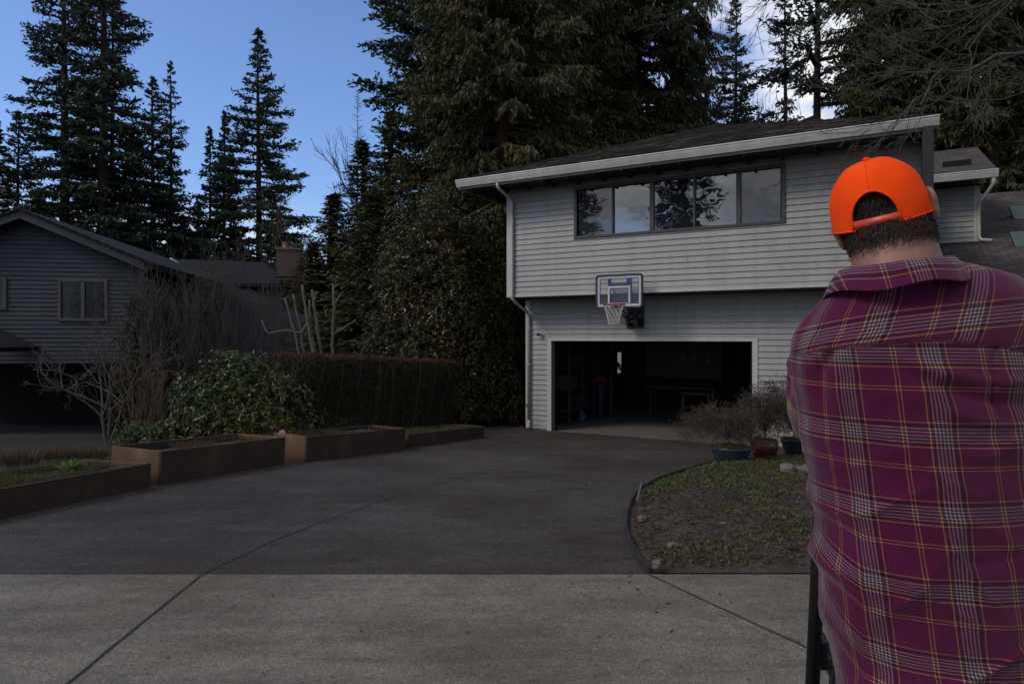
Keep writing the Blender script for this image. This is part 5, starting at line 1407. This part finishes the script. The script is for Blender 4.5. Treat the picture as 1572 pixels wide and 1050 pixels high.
# ------------------------------------------------------------------ conifers
def conifer(name, seed, Hh, base, Rr, nb, kind='fir', m=None, leaf=.30, lw=.09, droop=.25, prof=None, trunkr=.28, gaps=.15, dens=1.0, mb_=None, wob=.3):
    """returns crown mesh, trunk mesh (trunk + limbs)"""
    r_ = np.random.default_rng(seed); prof = prof or (lambda t: (1-t)**.75*(.55+.45*min(1, t*6+.3)))
    Cs = []; Ds = []; Ls = []; segs = []
    K = 7
    ph = 0
    P = [Vector((0, 0, -.5))]; 
    for i in range(1, 13):
        f = i/12; P.append(Vector((wob*.3*math.sin(seed+f*3)*f, wob*.3*math.cos(seed*2+f*2.3)*f, Hh*f)))
    for a, b in zip(P, P[1:]):
        segs.append((a, b, trunkr*(1-a.z/Hh)**.8+.02, trunkr*max(0, (1-b.z/Hh))**.8+.015))
    clump = r_.random(200)
    for i in range(nb):
        t = (i+.5)/nb; t = t**.92; h = base+(Hh-base)*t; ph += 2.4+r_.normal()*.35
        if r_.random() < gaps: continue
        L = Rr*prof(t)*r_.uniform(.55, 1.22)
        if L < .12: L = .12
        rise = (.20 if t > .6 else .02)*L; k = np.linspace(0, 1, K)
        dr = droop*L*(1.25-t)
        az = ph + np.cumsum(r_.normal(size=K)*.06)
        x = np.cos(az)*L*k; y = np.sin(az)*L*k; z = h + rise*k - dr*k**1.6 + .12*L*k**4
        B = np.stack([x, y, z], 1)
        for a, b, kk in zip(B, B[1:], k): segs.append((a, b, (.012+.022*L)*(1-kk)+.006, (.012+.022*L)*(1-kk-.15)+.005))
        ns = max(4, int(L*4.2*dens*(.34/leaf)))
        u = .12+.88*(np.arange(ns)+r_.random(ns))/ns; 
        if r_.random() < .5: u = u[u > r_.uniform(.15, .4)]
        for uu in u:
            j = min(K-2, int(uu*(K-1))); f = uu*(K-1)-j; p = B[j]*(1-f)+B[j+1]*f; d = B[j+1]-B[j]; d /= np.linalg.norm(d)
            side = np.array([-d[1], d[0], 0]); side /= np.linalg.norm(side)+1e-6
            sl_ = (.16+.36*(1-abs(uu-.45)))*min(L, 2.2)*r_.uniform(.5, 1.1)
            for s in (-1, 1, 0):
                if kind == 'cedar': dd = side*s*.8 + d*.6 + np.array([0, 0, -.30-.55*r_.random()])
                else: dd = side*s + d*.75 + np.array([0, 0, r_.uniform(-.35, .18)])
                dd = dd/np.linalg.norm(dd); nn = max(2, int(sl_/leaf*2.6))
                q = np.linspace(.12, 1, nn)[:, None]
                c = p + dd*sl_*q + r_.normal(size=(nn, 3))*leaf*.16
                if kind == 'cedar': dv_ = dd + r_.normal(size=(nn, 3))*.5 + np.array([0, 0, -.35])
                else: dv_ = dd + r_.normal(size=(nn, 3))*.55
                Cs.append(c); Ds.append(dv_)
    C = np.concatenate(Cs); D = np.concatenate(Ds)
    print(name, len(C)); cm = leafmesh(name+'_crown', C, D, leaf*(.6+.8*r_.random(len(C))), lw*(.7+.6*r_.random(len(C))), r_)
    cm.materials.append(m); tm = segs_mesh(name+'_trunk', segs, 6); tm.materials.append(mb_ or M['bark'])
    return cm, tm
NFACE = 0
def put(name, pair, px, Y, label, cat='tree', group=None, s=(1, 1), rz=0, zoff=0, x=None):
    X = (px-CX)/FOC*Y if x is None else x
    zz2 = g(X, Y) if Y < 40 else ZF
    t = empty(name, (X, Y, zz2+zoff), rz, label, cat, group); t.scale = (s[0], s[0], s[1])
    o = link('crown', pair[0], t); o2 = link('trunk', pair[1], t)
    return t
firA = conifer('firA', 1, 30, 4.5, 4.6, 175, m=M['fir2'], leaf=.34, lw=.13, dens=1.35, droop=.26, gaps=.12, trunkr=.42)
firB = conifer('firB', 2, 21, 2.5, 3.7, 150, m=M['fir'], leaf=.30, lw=.12, dens=1.4, droop=.24, gaps=.10, trunkr=.26)
firC = conifer('firC', 3, 16, 2.5, 2.3, 130, m=M['fir2'], leaf=.27, lw=.11, dens=1.4, droop=.28, gaps=.1, trunkr=.18)
firD = conifer('firD', 4, 24, 6.5, 3.6, 115, m=M['fir2'], leaf=.32, lw=.12, dens=1.35, droop=.2, gaps=.25, trunkr=.30)
low = conifer('low', 5, 8, .3, 2.4, 140, m=M['fir2'], leaf=.22, lw=.08, droop=.3, gaps=.05, trunkr=.12)
G1 = 'tall firs behind the neighbour house'
def ph(pair_h, topy, Y):   # z scale so that the tip reaches photo row topy
    return (H-ZF+(HY-topy)/FOC*Y)/pair_h
put('fir_tree', firA, 99, 37, 'very tall fir with a thick trunk, left of the two giant firs above the gable', group=G1, s=(.82, ph(30, -140, 37)), rz=.4)
put('fir_tree', firA, 158, 36, 'tallest fir with the thickest dark trunk above the gable', group=G1, s=(.82, ph(30, -200, 36)), rz=2.2)
put('fir_tree', firD, 172, 38, 'slim fir trunk close to the right side of the tallest fir', group=G1, s=(.7, ph(24, -40, 38)), rz=1.2)
put('fir_tree', firD, 262, 40, 'fir with a straight bare lower trunk at the right of the left cluster', group=G1, s=(.55, ph(24, 92, 40)), rz=3.0)
put('fir_tree', firB, 236, 41, 'bushy fir between the tallest fir and the bare-trunked one', group=G1, s=(.95, ph(21, 120, 41)), rz=1.9)
put('fir_tree', firB, 26, 36, 'short fir at the far left above the roof', group=G1, s=(.65, ph(21, 160, 36)), rz=5)
put('fir_tree', firC, -6, 35, 'fir crown cut by the left edge of the photo', group=G1, s=(1.0, ph(16, 170, 35)), rz=4)
put('fir_tree', firB, 398, 39, 'well shaped pointed fir standing alone above the chimney', group=G1, s=(1.0, ph(21, 36, 39)), rz=.5)
put('fir_tree', firC, 345, 41, 'smaller fir tucked against the left side of the lone pointed fir', group=G1, s=(.95, ph(16, 172, 41)), rz=1.6)
put('fir_tree', firC, 322, 40, 'slim fir left of the lone pointed fir with a visible trunk', group=G1, s=(.8, ph(16, 196, 40)), rz=2.6)
G2 = 'low dark trees above the neighbour roofs'
for px, Y, ty, s_, lb in ((285, 42, 335, 1.0, 'low dark tree just right of the bare-trunked fir'), (305, 43, 310, .9, 'low dark tree under the slim fir'), (360, 44, 350, 1.0, 'low dark tree at the foot of the lone pointed fir'), (415, 42, 340, .9, 'low dark tree behind the chimney'),
                      (205, 43, 330, 1.2, 'low dark tree between the giant firs and the bare trunk'), (120, 44, 300, 1.2, 'low dark tree between the two giant trunks'), (60, 44, 290, 1.2, 'low dark tree just left of the two giant firs'), (455, 36, 385, .9, 'low dark tree right of the chimney')):
    put('small_conifer', low, px, Y, lb, group=G2, s=(s_, ph(8, ty, Y)), rz=px)
cedS = conifer('cedS', 6, 13, .8, 2.1, 240, 'cedar', M['cedar'], leaf=.20, lw=.06, gaps=.05, trunkr=.16, prof=lambda t: (1-t)**.9)
G3 = 'narrow cedars right of the chimney'
put('cedar_tree', cedS, 556, 27, 'narrow cedar with a thin bare spire standing above its neighbours', group=G3, s=(1.75, ph(13, 215, 27)), rz=1)
put('cedar_tree', cedS, 602, 26, 'narrow cedar immediately right of the one with the bare spire', group=G3, s=(1.9, ph(13, 175, 26)), rz=2)
put('cedar_tree', cedS, 512, 26, 'shorter cedar left of the one with the bare spire', group=G3, s=(1.7, ph(13, 290, 26)), rz=3)
put('cedar_tree', cedS, 480, 25, 'shortest cedar next to the brick chimney', group=G3, s=(1.4, ph(13, 360, 25)), rz=4)
put('cedar_tree', cedS, 575, 22, 'dark cedar low behind the hedge, left of the glossy tree', group=G3, s=(1.6, ph(13, 300, 22)), rz=5.2)
# bare spire and leafless tree
sp_ = empty('dead_spire_tree', (ray(549, 0, 28.0).x, 28.0, ZF), 0, 'thin leafless spire rising above the narrow cedars', 'tree'); sg = []; hT = H-ZF+(HY-140)/FOC*28.0
for i in range(24):
    z0_, z1_ = hT*i/24, hT*(i+1)/24; sg.append((Vector((0, 0, z0_)), Vector((0, 0, z1_)), .09*(1-i/25), .09*(1-(i+1)/25)))
for i in range(150):
    z_ = hT*rg.uniform(.5, .99); a = rg.uniform(0, 6.28); L_ = .9*(1.05-z_/hT)*2.0; sg.append((Vector((0, 0, z_)), Vector((math.cos(a)*L_, math.sin(a)*L_, z_+L_*.5)), .012, .006))
link('branches', segs_mesh('spire', sg, 3), sp_, M['twig'])
def bare(name, px, Y, topy, spread, label, seed, m=M['twig'], depth=5, r=.12, group=None):
    rgx = random.Random(seed); q = at(px, Y); t = empty(name, q, 0, label, 'tree', group); sg = []; hT = H-q.z+(HY-topy)/FOC*Y
    grow(sg, (0, 0, -.1), (0, 0, 1), hT*.36, r, depth, rgx, spread, .5, 3, .68, .08, 4, .008)
    link('branches', segs_mesh(name, sg[:14000], 3), t, m); return t
bare('leafless_tree', 497, 34, 262, .5, 'faint leafless tree between the lone fir and the cedars', 41)
bare('leafless_tree', 626, 27, 195, .5, 'leafless tree standing against the giant cedar', 42)
# the giant trees behind the garage house
bigfir = conifer('bigfir', 7, 26, 8.5, 4.6, 180, m=M['fir'], leaf=.24, lw=.09, droop=.2, gaps=.06, trunkr=.45, dens=1.35)
ced = conifer('ced', 8, 24, .5, 4.6, 330, 'cedar', M['cedar'], leaf=.20, lw=.075, gaps=.02, trunkr=.42, droop=.42, dens=1.05, mb_=M['barkred'], prof=lambda t: (1-t)**.55)
ced2 = conifer('ced2', 9, 24, 1.5, 4.3, 230, 'cedar', M['cedar2'], leaf=.22, lw=.085, gaps=.08, trunkr=.42, droop=.40, dens=1.0, mb_=M['barkred'], prof=lambda t: (1-t)**.5)
pine = conifer('pine', 10, 22, 5.5, 3.4, 70, m=M['fir2'], leaf=.26, lw=.09, droop=.05, gaps=.25, trunkr=.24, dens=1.1, prof=lambda t: .75+.25*math.sin(t*3), mb_=M['bark'])
put('fir_tree', bigfir, 712, 27, 'dark blue green fir whose boughs reach left into the open sky', s=(1.0, 1.05), rz=1.0)
put('cedar_tree', ced, 770, 21.5, 'huge brownish green cedar with hanging fronds left of the garage house roof', group='giant cedars behind the garage house', s=(.86, 1.0), rz=0)
put('cedar_tree', ced, 700, 23.5, 'cedar filling the space between the dark fir and the huge cedar', group='giant cedars behind the garage house', s=(.72, .62), rz=2.0)
G4 = 'dark trees above the garage roof'
put('dark_cedar', ced2, 880, 27, 'dark cedar just right of the huge brownish cedar', group=G4, s=(.95, 1.05), rz=1)
put('dark_cedar', ced2, 975, 29, 'dark cedar above the middle of the garage roof', group=G4, s=(1.0, 1.1), rz=2.5)
put('dark_cedar', ced2, 1060, 28, 'dark cedar with a thick visible trunk left of the bright cloud gap', group=G4, s=(.46, 1.1), rz=4.2)
put('pine_tree', pine, 1253, 29, 'pine with a straight dark trunk standing in the bright cloud gap', s=(1.0, 1.05), rz=1.1)
put('dark_cedar', ced, 1365, 27, 'cedar right of the pine, hanging over the end of the garage roof', group=G4, s=(.75, 1.0), rz=3.0)
put('dark_cedar', ced2, 1440, 26, 'cedar above the rear wing roof', group=G4, s=(.80, 1.05), rz=.7)
put('dark_cedar', ced2, 1525, 24, 'cedar with a thick dark trunk right of the rear wing', group=G4, s=(.9, 1.0), rz=5.1)
put('dark_cedar', ced, 1640, 24, 'cedar at the right edge of the photo', group=G4, s=(.9, 1.0), rz=1.5)
put('dark_cedar', ced2, 1400, 31, 'cedar far behind the right end of the garage roof', group=G4, s=(1.0, 1.0), rz=2.2)
put('dark_cedar', ced2, 1590, 30, 'cedar far behind the lower roof at the right', group=G4, s=(1.0, 1.0), rz=3.2)
put('dark_cedar', ced2, 820, 31, 'cedar far behind the huge brownish cedar', group=G4, s=(1.1, 1.0), rz=.2)
put('dark_cedar', ced2, 925, 34, 'cedar far behind the dark pair above the roof', group=G4, s=(1.1, 1.0), rz=4.8)
put('pine_tree', firB, 1128, 36, 'thin dark pine seen through the cloud gap left of the straight pine', s=(.7, 1.0), rz=3.3)
put('pine_tree', firD, 1205, 38, 'loose fir just left of the straight pine trunk', s=(.75, .95), rz=2.3)
put('small_conifer', low, 1300, 33, 'low conifer showing over the roof right of the pine', group=G4, s=(1.1, 1.5), rz=1)
put('small_conifer', low, 1015, 34, 'low conifer showing over the roof left of the thick trunk', group=G4, s=(1.2, 1.6), rz=2)
put('small_conifer', low, 1480, 30, 'low conifer showing behind the rear wing roof', group=G4, s=(1.1, 1.3), rz=3)
put('small_conifer', low, 1560, 29, 'low conifer showing above the lower roof at the right edge', group=G4, s=(1.1, 1.2), rz=3.7)
bare('leafless_tree', 1145, 31, 90, .45, 'thin leafless tree in the cloud gap above the roof', 44)
# columnar juniper
col_ = conifer('juniper', 12, 4.0, .1, .62, 120, 'cedar', M['cedar2'], leaf=.10, lw=.035, gaps=.02, trunkr=.06, droop=-.6, prof=lambda t: (1-t)**.45)
put('columnar_juniper', col_, 208, 15.4, 'narrow dark juniper at the right corner of the blue grey gable', group='narrow junipers at the gable corner', s=(.9, ph(4, 445, 15.4)), rz=0)
put('columnar_juniper', col_, 229, 15.9, 'taller narrow juniper pressed against the gable corner', group='narrow junipers at the gable corner', s=(.65, ph(4, 420, 15.9)), rz=2)
# street trees mirrored in the windows, plus unseen firs added to block sky light
G5 = 'trees across the street behind the camera'
for i, (x, y, s_, zz3, lb) in enumerate([(18, 1, 1.3, .8, 'added fir out of view right of the person, blocking sky light'), (15, -9, 1.3, .85, 'added unseen fir behind the person to the right, blocking sky light'), (9, -17, 1.3, .8, 'added unseen fir straight behind the person, blocking sky light'), (23, 9, 1.3, .9, 'added unseen fir beyond the right end of the house, blocking sky light'), (0, -20, 1.2, .62, 'added unseen fir straight behind the camera, blocking sky light'), (-36, -12, 1.5, .62, 'broad fir across the street, mirrored in the first pane'), (-13, 3.5, .7, .38, 'smaller unseen fir left of the camera, added to block sky light'),(-17, -26, 1.0, .80, 'fir across the street, mirrored in the second pane'), (-6, -32, 1.0, .66, 'fir across the street behind the camera'), (-30, -22, 1.1, .85, 'fir across the street at the far left'), (-38, -8, 1.0, .7, 'fir along the street to the left'), (8, -30, 1.0, .9, 'fir across the street behind the person'), (24, -20, 1.1, .9, 'fir across the street to the right')]):
    put('offscreen_fir', firA if i % 2 else firD, 0, y, lb, group=G5, s=(s_, zz3), rz=i, x=x)

# ------------------------------------------------------------------ bare tree whose twigs hang into the top right
rg = random.Random(77); bx, by_ = 9.6, 8.4
ot = empty('overhanging_bare_tree', (bx, by_, g(bx, by_)), 0, 'leafless tree whose thin twigs hang into the top right of the photo', 'tree'); sg = []
B0 = Vector((bx, by_, g(bx, by_)))
def limb(pts, r, tw):
    P = [Vector(p)-B0 for p in pts]; fine = []
    for a, b in zip(P, P[1:]):
        for k in range(6): fine.append(a.lerp(b, k/6)+Vector((rg.gauss(0, .05), rg.gauss(0, .05), rg.gauss(0, .05))))
    n = len(fine)
    for i in range(n-1):
        r0 = r*(1-.8*i/n); sg.append((fine[i], fine[i+1], r0, r*(1-.8*(i+1)/n)))
        if i > n*.25:
            for _ in range(tw if rg.random() < .62 else 0):
                d = (fine[min(i+1, n-1)]-fine[i]).normalized()*.9+Vector((rg.gauss(-.25, .5), rg.gauss(0, .5), rg.gauss(-.10, .40)))
                grow(sg, fine[i], d, rg.uniform(.7, 1.5), .009, 3, rg, .5, .15, 2, .62, .13, 4, .0028)
sg.append((Vector((0, 0, -.1)), Vector((-.1, 0, 2.2)), .20, .17)); sg.append((Vector((-.1, 0, 2.2)), Vector((-.3, .1, 4.5)), .17, .14))
s0 = B0+Vector((-.3, .1, 4.5))
limb([s0, (8.2, 8.6, 5.9), (6.0, 8.9, 6.9), (3.9, 9.2, 7.0), (2.6, 9.3, 6.5)], .10, 2)
limb([s0, (8.4, 8.0, 6.2), (6.8, 8.0, 6.9), (5.2, 8.4, 6.6), (4.0, 8.8, 5.9)], .08, 2)
limb([s0, (8.6, 9.0, 5.2), (7.4, 9.6, 5.6), (6.2, 9.6, 5.3), (5.5, 9.5, 4.6)], .06, 2)
limb([s0, (8.4, 8.2, 5.4), (7.0, 8.6, 6.2), (6.0, 8.8, 5.7)], .05, 1)
link('branches', segs_mesh('ot', sg, 4), ot, M['twigpale'])
print('overhang segs', len(sg))
# ------------------------------------------------------------------ camera, light, sky
cam = bpy.data.objects.new('camera', bpy.data.cameras.new('camera')); COL.objects.link(cam)
cam.location = (0, 0, H); cam.rotation_euler = (R(90), 0, 0)
cam.data.lens = 36*FOC/1572; cam.data.sensor_width = 36; cam.data.shift_y = -7/1572
cam.data.clip_end = 2000; cam.data.clip_start = .05
SC.camera = cam
EL = 40; SD = Vector((-.80, -.42, 0)).normalized()
AZ_ = math.atan2(SD.x, SD.y)
sun = bpy.data.objects.new('sun', bpy.data.lights.new('sun', 'SUN')); COL.objects.link(sun)
sun.data.energy = 1.5; sun.data.angle = R(17); sun.data.color = (1.0, .88, .72)
dv = Vector((SD.x*math.cos(R(EL)), SD.y*math.cos(R(EL)), math.sin(R(EL))))
sun.rotation_euler = dv.to_track_quat('Z', 'Y').to_euler()
sun.location = (-20, -10, 25)
wd = bpy.data.worlds.new('World'); SC.world = wd; wd.use_nodes = True
t = wd.node_tree; bg = t.nodes['Background']; bg.inputs[1].default_value = .15
sk = N(t, 'ShaderNodeTexSky', sky_type='NISHITA'); sk.sun_disc = False; sk.sun_elevation = R(EL); sk.sun_rotation = AZ_ % (2*math.pi)
sk.altitude = 50; sk.air_density = 1.0; sk.dust_density = 1.2; sk.ozone_density = 2.0
tc = N(t, 'ShaderNodeTexCoord'); sp = N(t, 'ShaderNodeSeparateXYZ'); t.links.new(tc.outputs['Generated'], sp.inputs[0])
def Mth(op, a, b=None):
    n = N(t, 'ShaderNodeMath', operation=op)
    for i, v in enumerate((a, b)):
        if v is None: continue
        if hasattr(v, 'links'): t.links.new(v, n.inputs[i])
        else: n.inputs[i].default_value = v
    return n.outputs[0]
def MR(v, a, b):
    n = N(t, 'ShaderNodeMapRange', interpolation_type='SMOOTHSTEP'); t.links.new(v, n.inputs[0]); n.inputs[1].default_value = a; n.inputs[2].default_value = b; n.inputs[3].default_value = 0; n.inputs[4].default_value = 1
    return n.outputs[0]
zz_ = Mth('ADD', Mth('MAXIMUM', sp.outputs[2], 0.0), .22)
cb = N(t, 'ShaderNodeCombineXYZ'); t.links.new(Mth('DIVIDE', sp.outputs[0], zz_), cb.inputs[0]); t.links.new(Mth('DIVIDE', sp.outputs[1], zz_), cb.inputs[1])
cn = noise_n(t, cb.outputs[0], 1.7, 8, .58)
cr = ramp(t, cn, [(.41, (0, 0, 0)), (.56, (1, 1, 1))])
ma = Mth('MAXIMUM', MR(sp.outputs[0], .10, .30), MR(Mth('MULTIPLY', sp.outputs[1], -1.0), -.1, .3))
ma = Mth('MAXIMUM', ma, MR(Mth('MULTIPLY', sp.outputs[2], -1.0), -.20, -.10))
mk = Mth('MULTIPLY', cr.outputs[0], ma)
cn2 = noise_n(t, cb.outputs[0], 5, 6, .6); cr2 = ramp(t, cn2, [(.35, (4.2, 4.6, 5.6)), (.65, (8, 8, 8))])
cc = mixc(t, mk, mixc(t, 1.0, sk.outputs[0], (.86, 1.0, 1.28), 'MULTIPLY'), cr2.outputs[0])
t.links.new(cc, bg.inputs[0])
SC.view_settings.view_transform = 'Standard'; SC.view_settings.look = 'None'; SC.view_settings.exposure = 0; SC.view_settings.gamma = 1
